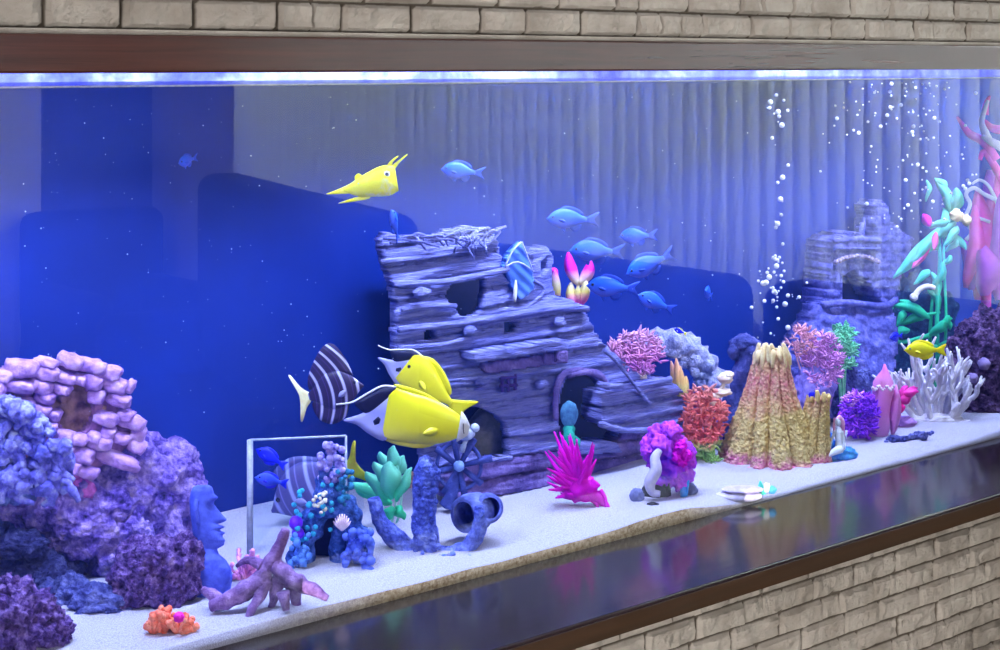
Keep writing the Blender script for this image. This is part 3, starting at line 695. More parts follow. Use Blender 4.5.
def sY(x, y):
    """depth of the ship's face: lapped planks that follow the hull's lines, set back in steps towards the top"""
    lean = .020 * max(0, (330 - y) / 100)
    v = y + .155 * (x - 385); v += 5 * noise.noise(Vector((v * .05, x * .004, 7)))
    pl = (v % 19) / 19
    lap = .007 * pl
    gro = .009 if pl < .12 else 0
    wob = .004 * noise.fractal(Vector((x * .02, v * .16, 1)), .8, 2, 4)
    return .30 + lean - lap + gro + wob
out = [(381, 240), (388, 232), (404, 237), (436, 236), (448, 230), (470, 226), (484, 229), (492, 227), (496, 240), (503, 262), (507, 272), (511, 288), (515, 302), (546, 299), (560, 296), (582, 304), (588, 318), (596, 334), (604, 344), (640, 376), (668, 378), (672, 384), (686, 396), (690, 418), (689, 436), (660, 444), (650, 470), (652, 482), (620, 488), (560, 494), (500, 498), (446, 496), (430, 470), (412, 420), (404, 380), (398, 352), (396, 330), (398, 306), (393, 284), (386, 262)]
win = [(445, 297), (452, 281), (487, 279), (486, 295), (484, 307), (478, 316), (462, 318), (455, 309)]
door = [(563, 384), (567, 378), (572, 375), (585, 374), (596, 377), (603, 389), (602, 404), (600, 422), (617, 431), (620, 442), (590, 445), (574, 445), (560, 440), (558, 410)]
arch = [(463, 412), (470, 406), (482, 407), (498, 415), (508, 426), (510, 456), (480, 459), (470, 450)]
hatch1 = [(424, 331), (437, 329), (438, 340), (425, 342)]; hatch2 = [(504, 323), (517, 321), (518, 333), (505, 335)]
b = MB(); relief(b, T, out, [win, door, arch, hatch1, hatch2], sY, .02, 1.6, 1.4, 3)
HULL = T.part('hull', b, SHIP)
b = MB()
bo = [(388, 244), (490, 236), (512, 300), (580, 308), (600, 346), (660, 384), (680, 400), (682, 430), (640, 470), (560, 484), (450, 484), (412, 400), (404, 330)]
relief(b, T, bo, [], lambda x, y: .40 + .02 * max(0, (330 - y) / 100), .02, 3, 0, 5); T.part('back_wall', b, plain('ship_inside_shade', (5, 7, 24), .9))  # near-black colour paints in the shade inside the hull
b = MB()
def plank(pts, r, Y=.287, mb=None, flat=1):
    (mb or b).tube([T.LY(x, y, Y + .02 * max(0, (330 - y) / 100)) for x, y in pts], [q * m for q in (r if isinstance(r, (list, tuple)) else (r, r))], 10, 5, .35, 70)
for pts, r in (([(381, 262), (440, 255), (497, 243)], 2.4), ([(394, 284), (450, 281), (508, 269)], 3.2), ([(399, 329), (470, 322), (552, 309), (588, 309)], 3.4), ([(398, 348), (440, 345), (470, 338)], 2.4),
               ([(402, 310), (430, 306), (456, 306)], 2.2), ([(408, 384), (470, 379), (560, 370)], 1.8), ([(432, 474), (480, 462), (512, 458)], 2.2)):
    bb = MB(); plank(pts, r, mb=bb); T.part('rail', bb, SHIP)
# top moulding, rough wrapped rope
bb = MB()
for k in range(18):
    f = k / 17; x0 = 388 + f * 100; bb.tube([T.LY(x0 + rnd.uniform(-6, 6), 240 - f * 8 + rnd.uniform(-2, 6), .295), T.LY(x0 + 18, 236 - f * 8 + rnd.uniform(-2, 10), .292), T.LY(x0 + 34 - f * 26, 246 - f * 10 + rnd.uniform(-8, 6), .297)], [1.5 * m, 1.1 * m], 6, 5, .3, 90)
for k in range(12):
    x0 = rnd.uniform(462, 490); y0 = rnd.uniform(228, 246); bb.tube([T.LY(x0, y0, .30), T.LY(x0 + rnd.uniform(-10, 6), y0 + 8, .285), T.LY(x0 + rnd.uniform(-12, 8), y0 + 14, .295)], [1.1 * m, 1 * m], 6, 4)
T.part('rope', bb, SHIP)
# balcony
bb = MB(); bo = [(474, 354), (566, 341), (569, 358), (567, 362), (478, 372), (474, 366)]
relief(bb, T, [(474, 353), (567, 340), (569, 349), (475, 363)], [], lambda x, y: .262 + .003 * noise.noise(Vector((x * .1, y * .2, 2))), .05, 1.6, .8, 4); T.part('balcony', bb, SHIP)
bb = MB(); relief(bb, T, [(482, 363), (568, 351), (568, 362), (486, 374)], [], lambda x, y: .288, .03, 2, .6, 5); T.part('balcony_recess', bb, SHIPD)
for x, y in ((545, 356), (556, 354)):
    bb = MB(); bb.tube([T.LY(x, y - 6, .28), T.LY(x, y + 8, .28)], [2.4 * m, 2 * m], 8, 1); T.part('bracket', bb, SHIPD)
# small carved fittings along the planks
for x, y in ((421, 293), (470, 331), (482, 381), (541, 384), (560, 322), (424, 293)):
    bb = MB(); bb.blob(T.LY(x, y, .282), (7 * m, 6 * m, 5 * m), 3, .3, 2.5, x); T.part('carved_knob', bb, SHIP)
bb = MB()
for (x0, y0, x1, y1) in ((500, 378, 516, 377), (500, 386, 517, 385), (502, 376, 502, 392), (508, 376, 508, 392), (515, 374, 515, 390)): bb.tube([T.LY(x0, y0, .285), T.LY(x1, y1, .285)], [1.8 * m, 1.8 * m], 6, 1)
T.part('grating', bb, plain('dark_violet_grating', (40, 22, 90), .7))
# deck house over the doorway and the lower beam
bb = MB(); relief(bb, T, [(602, 392), (640, 386), (668, 378), (690, 398), (691, 424), (688, 430), (640, 428), (610, 427), (600, 420)], [], lambda x, y: sY(x, y) - .035, .05, 1.6, 1, 6); T.part('deck_house', bb, SHIP)
bb = MB(); plank([(598, 384), (612, 386), (640, 385), (670, 379)], 3.2, .255, bb); plank([(600, 424), (622, 430), (650, 430), (690, 429)], 3, .255, bb); T.part('deck_edge', bb, SHIP)
bb = MB(); plank([(590, 372), (576, 370), (562, 376), (556, 392), (556, 420)], [3, 3.5, 3], .283, bb); plank([(568, 376), (590, 372), (606, 384), (606, 410)], [3, 4, 3], .28, bb); T.part('door_frame', bb, SHIPD)
bb = MB(); plank([(604, 350), (620, 366), (640, 392), (650, 404)], [2, 1.8], .25, bb); T.part('spar', bb, SHIP)
bb = MB(); relief(bb, T, [(434, 470), (470, 464), (520, 456), (560, 450), (570, 462), (560, 486), (520, 496), (470, 500), (446, 497)], [], lambda x, y: sY(x, y) - .012, .04, 1.6, 1.2, 8); T.part('lower_planking', bb, SHIPD)
bb = MB(); relief(bb, T, [(570, 452), (614, 446), (624, 432), (660, 432), (656, 470), (650, 484), (600, 490), (566, 492)], [], lambda x, y: sY(x, y) - .006, .04, 1.6, 1.2, 9); T.part('lower_planking', bb, SHIPD)
bb = MB(); relief(bb, T, [(570, 446), (617, 443), (622, 452), (566, 456)], [], lambda x, y: .27, .06, 1.6, .6, 10); T.part('door_step', bb, SHIP)
# broken mast and torn sail on the deck
bb = MB(); relief(bb, T, [(531, 300), (532, 250), (536, 247), (540, 251), (545, 246), (549, 249), (553, 256), (552, 280), (556, 300)], [[(540, 262), (547, 256), (548, 268), (542, 278)]], lambda x, y: .33 + .006 * noise.noise(Vector((x * .12, y * .12, 3))), .03, 1.4, 1, 11); T.part('broken_mast', bb, SHIP)
bb = MB(); relief(bb, T, [(514, 304), (530, 300), (544, 296), (547, 290), (538, 282), (520, 290)], [], lambda x, y: .31, .02, 1.6, 1, 12); plank([(531, 279), (545, 290), (528, 307), (522, 311)], [1.8, 1.6], .30, bb); T.part('deck_planks', bb, SHIP)
SAIL = gradz('pale_blue_sail', [(.0, (34, 70, 180)), (.4, (70, 90, 200)), (.7, (110, 124, 220)), (1, (60, 96, 210))], .19, .34, 2, .5, .3, 40, .2)
bb = MB(); relief(bb, T, [(504, 266), (508, 256), (514, 248), (521, 241), (525, 250), (530, 260), (533, 272), (534, 288), (528, 296), (520, 300), (514, 290), (508, 276)], [], lambda x, y: .296 + .0012 * sin((x - y) * .5), .012, 1.2, .6, 13)
sail = T.part('torn_sail', bb, SAIL, label='pale blue torn sail')
bb = MB(); bb.leaf(T.LY(515, 302, .285), T.LY(516, 280, .285), 2.6 * m, None, .002, n=8); T.part('highlight_strip', bb, plain('white_strip', (235, 235, 245), .5), sail)  # white blade paints the gleam on the sail
bb = MB(); bb.tube([T.LY(505, 267, .288), T.LY(518, 262, .287), T.LY(532, 270, .288)], [1 * m, 1 * m], 6, 3); bb.tube([T.LY(522, 242, .288), T.LY(528, 258, .287), T.LY(533, 272, .288)], [.9 * m, .9 * m], 6, 3); bb.tube([T.LY(505, 267, .288), T.LY(512, 252, .287), T.LY(521, 242, .288)], [.9 * m, .9 * m], 6, 3); T.part('sail_edge', bb, plain('pale_edge', (130, 140, 225), .5), sail)
bb = MB(); bb.tube([T.LY(383, 362, .285), T.LY(392, 362, .28), T.LY(398, 359, .285), T.LY(408, 357, .29)], [1.3 * m, 1.3 * m], 6, 4, .3, 90); T.part('rope_end', bb, plain('pale_rope', (180, 190, 235), .7))
# olive stone behind the arched opening
T2 = Thing('olive_stone', 'olive-grey rounded stone seen in the arched opening of the ship', 'rock', 490, 470, Y=.365); b = MB()
b.blob(T2.L(490, 436), (24 * T2.m, .022, 30 * T2.m), 4, .12, 1.5, 3); b.blob(T2.L(490, 462), (22 * T2.m, .02, 26 * T2.m), 4, .12, 1.5, 4); T2.part('rock_mass', b, plain('olive_grey', (96, 96, 84), .8, bump=.3))
# little diver plant in the doorway
T2 = Thing('green_figurine', 'small green ornament standing in the ship doorway', 'ornament', 569, 446, Y=.275); b = MB(); mm = T2.m
b.blob(T2.L(569, 414), (9 * mm, .010, 13 * mm), 3, .1, 2, 1); T2.part('top', b, mottled('slate_green_top', [(.3, (30, 60, 100)), (.6, (60, 110, 150)), (.8, (84, 140, 170))], 60, .5))
b = MB(); b.blob(T2.L(569, 430), (6 * mm, .008, 7 * mm), 3, .2, 2, 2); b.tube([T2.L(569, 426), T2.L(570, 448)], [5 * mm, 7 * mm], 10, 3, .3, 90); b.tube([T2.L(572, 436), T2.L(578, 440), T2.L(578, 446)], [2 * mm, 2 * mm], 8, 3); T2.part('body', b, plain('sea_green', (20, 130, 110), .6, bump=.4))
# ------------------------------------------------------------------ PLANTS ON AND BESIDE THE SHIP
def bush(T, name, cx, cy, rx, ry, n, mat, bx, by, w=2.2, ln=(6, 12), dd=.03, seed=1, stems=6, stemmat=None, lab=None):
    """twigs from the root that carry tufts of small blades"""
    rr = random.Random(seed); mb = MB(); m = T.m
    for k in range(n):
        a = rr.uniform(0, 2 * pi); q = sqrt(rr.random()); x = cx + rx * q * cos(a); y = cy + ry * q * sin(a); d = rr.uniform(-dd, dd)
        p = T.L(x, y, d); l = rr.uniform(*ln) * m
        for j in range(4):
            v = Vector((rr.uniform(-1, 1), rr.uniform(-1, .6), rr.uniform(-.2, 1))).normalized(); mb.leaf(p, p + v * l, w * m * .5, None, .0007, Vector((.2, 1, .1)), 4)
    o = T.part(name, mb, mat, label=lab)
    sm = MB()
    for k in range(stems):
        a = rr.uniform(0, 2 * pi); x = cx + rx * .75 * cos(a); y = cy + ry * .75 * sin(a)
        sm.tube([T.L(bx, by), T.L((bx + x) / 2 + rr.uniform(-3, 3), (by + y) / 2), T.L(x, y, rr.uniform(-dd, dd) * .6)], [1.4 * m, .6 * m], 6, 4)
    T.part('stems', sm, stemmat or mat); return o
PINKF = gradz('pink_fern_leaf', [(.0, (206, 170, 130)), (.35, (214, 110, 200)), (.7, (240, 130, 190)), (1, (250, 150, 200))], 0, .085, 2, .5, .6, 60, 0, trans=.2)
T = Thing('pink_fern', 'pink feathery fern plant growing on the deck of the ship', 'plant', 636, 384, Y=.31, z=W(636, 384, .31).z); m = T.m
bush(T, 'fronds', 636, 356, 27, 22, 120, PINKF, 637, 384, 2.6, (6, 12), .03, 2, 12)
b = MB(); b.blob(T.L(637, 382), (12 * m, .015, 9 * m), 3, .2, 2, 1); T.part('tuft_base', b, mottled('pale_green_tuft', [(.3, (150, 130, 120)), (.7, (200, 180, 160))], 60, .4))
T = Thing('flame_plant', 'magenta and yellow flame-shaped plant on the ship behind the broken mast', 'plant', 574, 306, Y=.33, z=W(574, 308, .33).z); m = T.m
FLM = gradz('flame_petal', [(.0, (250, 40, 170)), (.15, (236, 90, 150)), (.3, (230, 200, 90)), (.48, (240, 210, 150)), (.6, (255, 150, 190)), (.7, (255, 30, 180)), (1, (225, 20, 200))], 0, .10, 2, .5, .15, 60, 0, trans=.25)
for (x0, y0, x1, y1, w, bx) in ((558, 300, 555, 270, 5, -.002), (578, 285, 568, 252, 6, -.004), (578, 285, 591, 260, 6, .006), (574, 308, 571, 282, 5, -.003), (577, 308, 586, 280, 5.5, .004), (576, 308, 578, 286, 4, 0)):
    b = MB(); b.leaf(T.L(x0, y0, rnd.uniform(-.01, .01)), T.L(x1, y1, rnd.uniform(-.01, .01)), w * m, Vector((bx, -.006, 0)), .003, n=10); T.part('petal', b, FLM)
b = MB(); b.tube([T.L(558, 302), T.L(556, 276), T.L(554, 270), T.L(550, 272)], [1.2 * m, 3 * m, 2 * m], 8, 4); T.part('curled_petal', b, plain('magenta_petal', (240, 20, 170), .5), label='magenta curled petal')
b = MB(); b.tube([T.L(577, 310), T.L(578, 290), T.L(578, 282)], [2 * m, 1.5 * m], 8, 3); T.part('stem', b, plain('pale_yellow_green', (216, 220, 140), .5))
# rubble arch behind the ship
T = Thing('rubble_arch', 'grey-lavender craggy arch of rubble behind the pink fern', 'rock', 690, 470, Y=.42); m = T.m
RUB = mottled('lavender_rubble', [(.3, (70, 74, 130)), (.5, (136, 140, 200)), (.72, (196, 196, 236))], 60, .9, 120, .85, .01)
b = MB(); b.tube([T.L(630, 352), T.L(660, 342), T.L(684, 346), T.L(704, 366), T.L(715, 392), T.L(718, 430), T.L(716, 478)], [q * m for q in (9, 12, 14, 14, 14, 16, 20)], 18, 10, .8, 60)
for k in range(40):
    f = rnd.random(); x = 645 + f * 66; y = 338 + (f ** 2) * 44; b.blob(T.L(x + rnd.uniform(-6, 6), y + rnd.uniform(-5, 10), -.02), rnd.uniform(3, 6) * m, 2, .4, 2.5, k)
T.part('rock_mass', b, RUB)
# orange plant
ORG = gradz('coral_red_leaf', [(.0, (110, 190, 90)), (.16, (190, 210, 110)), (.24, (240, 84, 84)), (.6, (250, 110, 96)), (.85, (240, 150, 140)), (1, (214, 150, 190))], 0, .19, 2, .5, .25, 50, 0, trans=.2)
T = Thing('coral_red_plant', 'coral-red bushy plant with green foot between the ship and the yellow cone', 'plant', 704, 470, Y=.22); m = T.m
bush(T, 'leaves', 704, 420, 21, 34, 170, ORG, 704, 476, 3.2, (6, 11), .03, 5, 10)
bush(T, 'foot_leaves', 702, 460, 16, 10, 40, plain('olive_green_leaf', (130, 190, 90), .5), 704, 476, 3, (6, 10), .02, 6, 4, lab='green foot')
SHF = plain('peach_white_shelf', (248, 196, 170), .6, bump=.3)
for (x, y, rx, rz) in ((725, 378, 8, 5), (722, 392, 10, 4), (712, 402, 8, 4), (729, 374, 5, 3), (716, 396, 6, 3)):
    b = MB(); b.blob(T.L(x, y, .01), (rx * m, .014, rz * m), 3, .3, 2, x); T.part('shelf_fungus', b, SHF, label='peach-white shelf')
b = MB(); b.tube([T.L(706, 440), T.L(714, 404, .005), T.L(724, 384, .01)], [3 * m, 2 * m], 8, 4); T.part('branch', b, SHF)
T = Thing('orange_flame_plant', 'small yellow and orange upright plant at the right end of the ship', 'plant', 680, 402, Y=.27, z=W(680, 398, .27).z - .005); m = T.m
YO = gradz('yellow_orange_leaf', [(.0, (200, 210, 120)), (.3, (240, 226, 120)), (.6, (250, 170, 90)), (1, (250, 150, 110))], 0, .065, 2, .5, .3, 50, 0, trans=.2)
for (x0, y0, x1, y1, w) in ((679, 400, 671, 361, 4), (680, 400, 676, 358, 4), (681, 400, 686, 376, 5), (682, 400, 680, 366, 4), (678, 400, 672, 380, 3)):
    b = MB(); b.leaf(T.L(x0, y0, rnd.uniform(-.006, .006)), T.L(x1, y1, rnd.uniform(-.006, .006)), w * m, Vector((0, -.006, 0)), .002); T.part('leaf', b, YO)
# magenta spiky plant
T = Thing('magenta_plant', 'bright magenta spiky plant leaning on the sand in front of the ship', 'plant', 604, 511, .02); m = T.m
MAG = plain('magenta_blade', (255, 0, 190), .5, .3, 0, 100, .25)
b = MB(); rr = random.Random(9)
b.blob(T.L(580, 488), (17 * m, .016, 14 * m), 4, .3, 2.2, 2); b.tube([T.L(578, 490), T.L(596, 496), T.L(608, 510)], [8 * m, 6 * m, 3 * m], 10, 5, .2); T.part('heart', b, MAG)
for k in range(58):
    f = k / 57; a = R(58 + 150 * f + rr.uniform(-6, 6)); ln = 30 + 20 * exp(-((f - .33) / .18) ** 2) + rr.uniform(-6, 6) - (10 if f > .75 else 0)
    x0 = 578 + rr.uniform(-8, 8); y0 = 488 + rr.uniform(-8, 8); d1 = rr.uniform(-.03, .03)
    tipx = x0 + ln * cos(a) * .95; tipy = y0 - ln * sin(a) - 3
    b = MB(); b.tube([T.L(x0, y0), T.L(x0 + ln * .5 * cos(a), y0 - ln * .55 * sin(a), d1 * .5), T.L(tipx, min(tipy, 512), d1)], [3.2 * m, 2.4 * m, .5 * m], 7, 4, flat=.7); T.part('blade', b, MAG)
for x0, y0, x1, y1 in ((596, 494, 610, 510), (600, 490, 606, 508), (592, 500, 598, 512)):
    b = MB(); b.tube([T.L(x0, y0), T.L((x0 + x1) / 2 + 2, (y0 + y1) / 2 - 1, -.005), T.L(x1, y1, -.01)], [2.6 * m, 1.4 * m], 8, 4); T.part('root', b, MAG)
# purple soft coral on a black stone
T = Thing('purple_soft_coral', 'purple and magenta soft coral on a black stone right of the magenta plant', 'coral', 664, 503, .03); m = T.m
PUR = mottled('violet_soft_coral', [(.32, (90, 30, 220)), (.48, (150, 50, 240)), (.6, (206, 60, 236)), (.75, (240, 90, 240))], 18, .4, 150, .6, .004)
b = MB(); rr = random.Random(2)
lobes = [(658, 434, 10), (650, 444, 9), (672, 432, 9), (664, 446, 12), (678, 450, 14), (688, 462, 9), (656, 458, 11), (670, 466, 13), (684, 474, 10), (664, 478, 11), (648, 452, 7), (676, 440, 8), (690, 452, 6), (680, 484, 8), (666, 428, 6)]
for k, (x, y, r) in enumerate(lobes):
    b.blob(T.L(x, y, rr.uniform(-.015, .015)), r * m, 4, .35, 2.2, k, .3, 5)
T.part('lobes', b, PUR)
b = MB(); [b.blob(T.L(x_, y_, -.02), r_ * m, 4, .4, 2.6, x_, .4, 5) for x_, y_, r_ in ((680, 446, 7), (686, 455, 6), (676, 456, 6), (682, 462, 5))]; T.part('bright_lobe', b, plain('hot_magenta', (255, 0, 214), .5), label='hot magenta lobe')
b = MB(); b.tube([T.L(660, 450, -.03), T.L(655, 458, -.035), T.L(656, 470, -.04), T.L(650, 482, -.04), T.L(652, 492, -.04), T.L(660, 494, -.04)], [q * m for q in (3, 5, 6, 6, 4, 3)], 12, 5); T.part('pale_arm', b, plain('pale_lilac', (176, 170, 240), .5), label='pale lilac curled arm')
b = MB(); b.tube([T.L(682, 486, -.01), T.L(684, 496, -.01)], [3 * m, 4 * m], 8, 2); b.tube([T.L(688, 480, -.01), T.L(686, 494, -.01)], [1.6 * m, 2 * m], 8, 2); T.part('blue_foot', b, plain('vivid_blue', (20, 110, 255), .5), label='vivid blue foot')
b = MB(); b.blob(T.L(656, 494), (14 * m, .018, 14 * m), 4, .25, 1.8, 3); b.blob(T.L(664, 486), (7 * m, .012, 9 * m), 3, .2, 2, 5); T.part('black_stone', b, plain('black_stone', (10, 10, 22), .6, bump=.5), label='black stone')
def pebble(px, py, rx, rz, mat, lab, back=.01, seed=1, name='pebble', cat='stone', group=None):
    T = Thing(name, lab, cat, px, py + rz * .8, back, group=group); b = MB(); b.blob((0, 0, rz * .75 * T.m), (rx * T.m, rx * T.m * .8, rz * T.m), 4, .22, 1.8, seed)
    b.build('stone', mat, T.o); return T
pebble(637, 498, 7, 8, plain('blue_grey_stone', (78, 84, 130), .7, bump=.5, bscale=100), 'blue-grey pebble at the left foot of the black stone', seed=3)
pebble(691, 492, 6.5, 7, plain('slate_grey_stone', (60, 66, 104), .7, bump=.5, bscale=100), 'slate pebble at the right foot of the purple soft coral', seed=5)
pebble(653, 505, 6, 3, plain('black_stone', (10, 10, 22)), 'flat black pebble in front of the black stone', 0, 6)
# sand dish and shell
T = Thing('clam_dish', 'flat pale lilac shell dish lying on the sand before the yellow cone', 'shell', 738, 498, .012); m = T.m
for nm, lab, x, y, rx, rz in (('lower_half', None, 738, 496, 24, 5.5), ('upper_half', None, 742, 489.5, 21, 3.6)):
    b = MB(); b.blob(T.L(x, y), (rx * m, .02, rz * m), 4, .06, 1.5, rx); T.part(nm, b, plain('lilac_shell_%s' % nm, (160, 146, 226) if nm == 'upper_half' else (186, 176, 240), .4))
T = Thing('teal_shell', 'tiny teal and white shell on the sand by the glass below the yellow cone', 'shell', 765, 494, .006); m = T.m
b = MB(); b.tube([T.L(762, 494), T.L(761, 488), T.L(760, 481)], [4 * m, 3.5 * m, .8 * m], 10, 4, .3, 200); T.part('spire', b, plain('teal_green_shell', (60, 210, 160), .4))
b = MB(); b.blob(T.L(766, 488), (4.5 * m, .005, 5 * m), 3, .3, 2, 1); T.part('whorl', b, plain('white_shell', (236, 240, 250), .4), label='white whorl')
b = MB(); b.blob(T.L(772, 490), (4.5 * m, .005, 4 * m), 3, .3, 2, 2); T.part('lip', b, plain('sky_blue_shell', (60, 140, 245), .4), label='blue lip')
# ------------------------------------------------------------------ DARK POST AND YELLOW CONE
T = Thing('dark_coral_post', 'dark navy craggy rock post rising behind the yellow cone', 'rock', 722, 472, Y=.27); m = T.m
b = MB(); b.tube([T.L(722, 482), T.L(726, 450), T.L(734, 420), T.L(742, 388), T.L(748, 352), T.L(748, 344)], [q * m for q in (20, 18, 16, 12, 11, 10)], 16, 8, .6, 50); b.blob(T.L(744, 344), (14 * m, .02, 9 * m), 4, .35, 2, 2, .4, 6); b.blob(T.L(734, 352, -.01), (6 * m, .01, 8 * m), 3, .3, 2, 3)
T.part('rock_mass', b, mottled('navy_rock', [(.3, (20, 26, 70)), (.55, (56, 60, 120)), (.75, (104, 104, 176))], 40, .9, 110))
b = MB(); b.blob(T.L(718, 420, -.03), (6 * m, .012, 22 * m), 4, .3, 2.5, 2, .3, 6); T.part('purple_crust', b, mottled('violet_crust', [(.3, (110, 60, 190)), (.7, (170, 120, 240))], 70, .7), label='violet crust')
CONE = None
t = NT('yellow_cone_coral'); sp = t.new('ShaderNodeSeparateXYZ'); t.link(t.coord(), sp.inputs[0])
zf = t.math('ADD', t.math('DIVIDE', sp.outputs[2], .23), t.math('MULTIPLY', t.math('SUBTRACT', t.noise(22, 4), .5), .5))
cc = t.ramp(zf, [(.0, (172, 76, 116)), (.10, (158, 130, 74)), (.36, (176, 146, 82)), (.5, (170, 108, 84)), (.66, (166, 88, 90)), (.82, (190, 138, 96)), (1, (222, 190, 136))])
cc = t.mix(t.ramp(t.noise(170, 3), [(.4, (0, 0, 0)), (.62, (120, 120, 120))]), cc, (226, 204, 134)); t.base(cc, .75, .15); t.bump(t.voro(170), .8, .004); CONEM = t.m
T = Thing('cone_coral', 'tall yellow and pink ridged cone ornament like a small volcano, on the sand', 'ornament', 766, 474, .075); m = T.m
def cone(cx0, cy0, r0, cx1, cy1, r1, ridges, seed, name):
    b = MB(); rg = []; NR, NS = 90, 220
    for i in range(NR + 1):
        f = i / NR; cx = cx0 + (cx1 - cx0) * f; cy = cy0 + (cy1 - cy0) * f; prof = (1 - f) ** 1.25; r = r1 + (r0 - r1) * prof; ring = []
        c = T.L(cx, cy)
        for k in range(NS):
            a = 2 * pi * k / NS; rid = .76 + (.46 - .14 * f) * abs(sin(a * ridges / 2 + .9 * noise.noise(Vector((cos(a) * 2, f * 2, seed))))) ** .6 + .045 * noise.cell(Vector((cos(a) * 22, sin(a) * 22, f * 55))) + .05 * noise.noise(Vector((cos(a) * 14, sin(a) * 14, f * 40 + seed)))
            ring.append(c + Vector((cos(a) * r * m * rid, sin(a) * r * m * rid * .85, .0015 * noise.noise(Vector((a * 9, f * 30, 3))))))
        rg.append(ring)
    b.loft(rg); return T.part(name, b, CONEM)
cone(768, 478, 50, 771, 352, 15.5, 11, 1, 'cone'); cone(808, 470, 20, 818, 398, 11, 9, 5, 'side_cone')
for k in range(17):
    a = 2 * pi * k / 17 + rnd.uniform(-.1, .1); b = MB(); h = rnd.uniform(0, 14); cxx = 772 + 15 * cos(a); cd_ = 15 * m * sin(a)
    b.tube([T.L(cxx + 3 * cos(a), 354 + rnd.uniform(4, 18), cd_ * 1.1), T.L(772 + 16 * cos(a), 354, cd_), T.L(772 + 13 * cos(a) + rnd.uniform(-3, 3), 354 - h * .8, cd_ * rnd.uniform(.6, 1))], [1.6 * m, rnd.uniform(2.4, 3.4) * m, 1.7 * m], 8, 3, .4, 160); T.part('crown_finger', b, plain('cream_coral', (222, 178, 116), .7, bump=.4))
for k in range(9):
    a = 2 * pi * k / 9 + .4; b = MB(); h2 = rnd.uniform(390, 398); cxx = 818 + 10 * cos(a); cd_ = 10 * m * sin(a)
    b.tube([T.L(cxx, 402, cd_), T.L(cxx + 1, 396, cd_), T.L(818 + 10 * cos(a), h2, cd_)], [2 * m, 2.8 * m, 1.6 * m], 8, 3, .2, 200); T.part('crown_finger', b, plain('gold_coral', (200, 160, 92), .7, bump=.4))
b = MB(); b.blob(T.L(812, 395, -.013), (3.4 * m, .004, 3.6 * m), 3, .15, 2, 1); T.part('blue_spot', b, plain('deep_blue', (10, 10, 220), .5), label='deep blue spot')
b = MB()
for k in range(34):
    a = R(180 + 180 * k / 33); b.blob(T.L(766 + 52 * cos(a), 480 + 6 * abs(sin(a)) , .07 * -abs(sin(a))), rnd.uniform(2.5, 4.5) * m, 2, .35, 2.5, k)
T.part('foot_polyps', b, plain('rose_polyp', (226, 90, 140), .6, bump=.4), label='rose-pink polyps')
# ------------------------------------------------------------------ RIGHT SIDE
T = Thing('castle_ruin', 'pale blue-violet stone castle ruin with an archway, at the right behind the cone', 'ornament', 850, 440, Y=.40, turn=0); m = T.m
CAS = mottled('violet_castle_stone', [(.3, (40, 42, 110)), (.5, (74, 76, 156)), (.72, (112, 110, 190))], 50, .9, 110, .85, .008)
def cY(x, y):
    row = (y // 9); off = (row % 2) * 7; jx = (x + off) % 14; jy = y % 9
    return .36 + (.004 if (jx < 1.5 or jy < 1.5) else 0) + .004 * noise.noise(Vector((x * .2, y * .2, 2)))
b = MB(); relief(b, T, [(826, 306), (829, 286), (832, 242), (840, 236), (858, 232), (864, 236), (872, 236), (878, 240), (880, 268), (882, 284), (896, 290), (894, 308), (884, 306), (868, 280), (852, 270), (843, 276), (843, 306)], [], cY, .07, 1.5, 1, 2); T.part('gate_tower', b, CAS)
b = MB(); b.tube([T.LY(834, 241, .35), T.LY(856, 239, .347), T.LY(880, 241, .35)], [2.6 * m, 2.6 * m], 8, 4, .4, 90); b.tube([T.LY(834, 248, .35), T.LY(880, 249, .35)], [1.6 * m, 1.6 * m], 8, 4, .4, 90); T.part('cornice', b, CAS)
b = MB()
for k in range(14): b.blob(T.LY(836 + k * 3.3, 262 - 6 * sin(pi * k / 13), .352), 2.4 * m, 2, .5, 3, k)
T.part('arch_stones', b, mottled('pale_arch_stone', [(.3, (84, 72, 110)), (.7, (130, 112, 140))], 60, .6))
for px0, py0, h, r in ((862, 236, 14, 3), (864, 226, 8, 2), (846, 238, 6, 4), (836, 242, 5, 3)):
    b = MB(); b.tube([T.LY(px0, py0 + 4, .375), T.LY(px0, py0 - h, .375)], [r * 1.3 * m, r * .6 * m], 8, 2, .4, 90); T.part('pinnacle', b, CAS)
b = MB(); relief(b, T, [(876, 300), (877, 240), (876, 206), (882, 200), (888, 205), (891, 222), (904, 232), (914, 240), (908, 262), (900, 280), (898, 300)], [(0, 0), (1, 0), (0, 1)] and [], lambda x, y: cY(x, y) + .05, .06, 1.6, 2, 4); T.part('broken_tower', b, CAS)
b = MB(); relief(b, T, [(798, 350), (810, 328), (824, 304), (838, 302), (880, 304), (892, 306), (898, 330), (896, 360), (890, 420), (800, 420), (790, 380)], [], lambda x, y: .35 - .05 * max(0, (y - 305) / 60) + .012 * noise.fractal(Vector((x * .06, y * .06, 4)), .9, 2, 4), .05, 1.8, 2, 6); T.part('rocky_base', b, CAS)
b = MB(); b.tube([T.LY(822, 305, .345), T.LY(850, 303, .34), T.LY(882, 306, .34), T.LY(896, 300, .345)], [3.4 * m, 3.4 * m], 8, 5, .5, 70); T.part('parapet', b, CAS)
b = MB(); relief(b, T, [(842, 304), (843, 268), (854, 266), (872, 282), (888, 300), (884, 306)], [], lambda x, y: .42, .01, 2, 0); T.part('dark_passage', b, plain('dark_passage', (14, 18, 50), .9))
T = Thing('shadow_rock', 'dark teal weedy rock behind the castle archway', 'rock', 905, 430, Y=.455); m = T.m
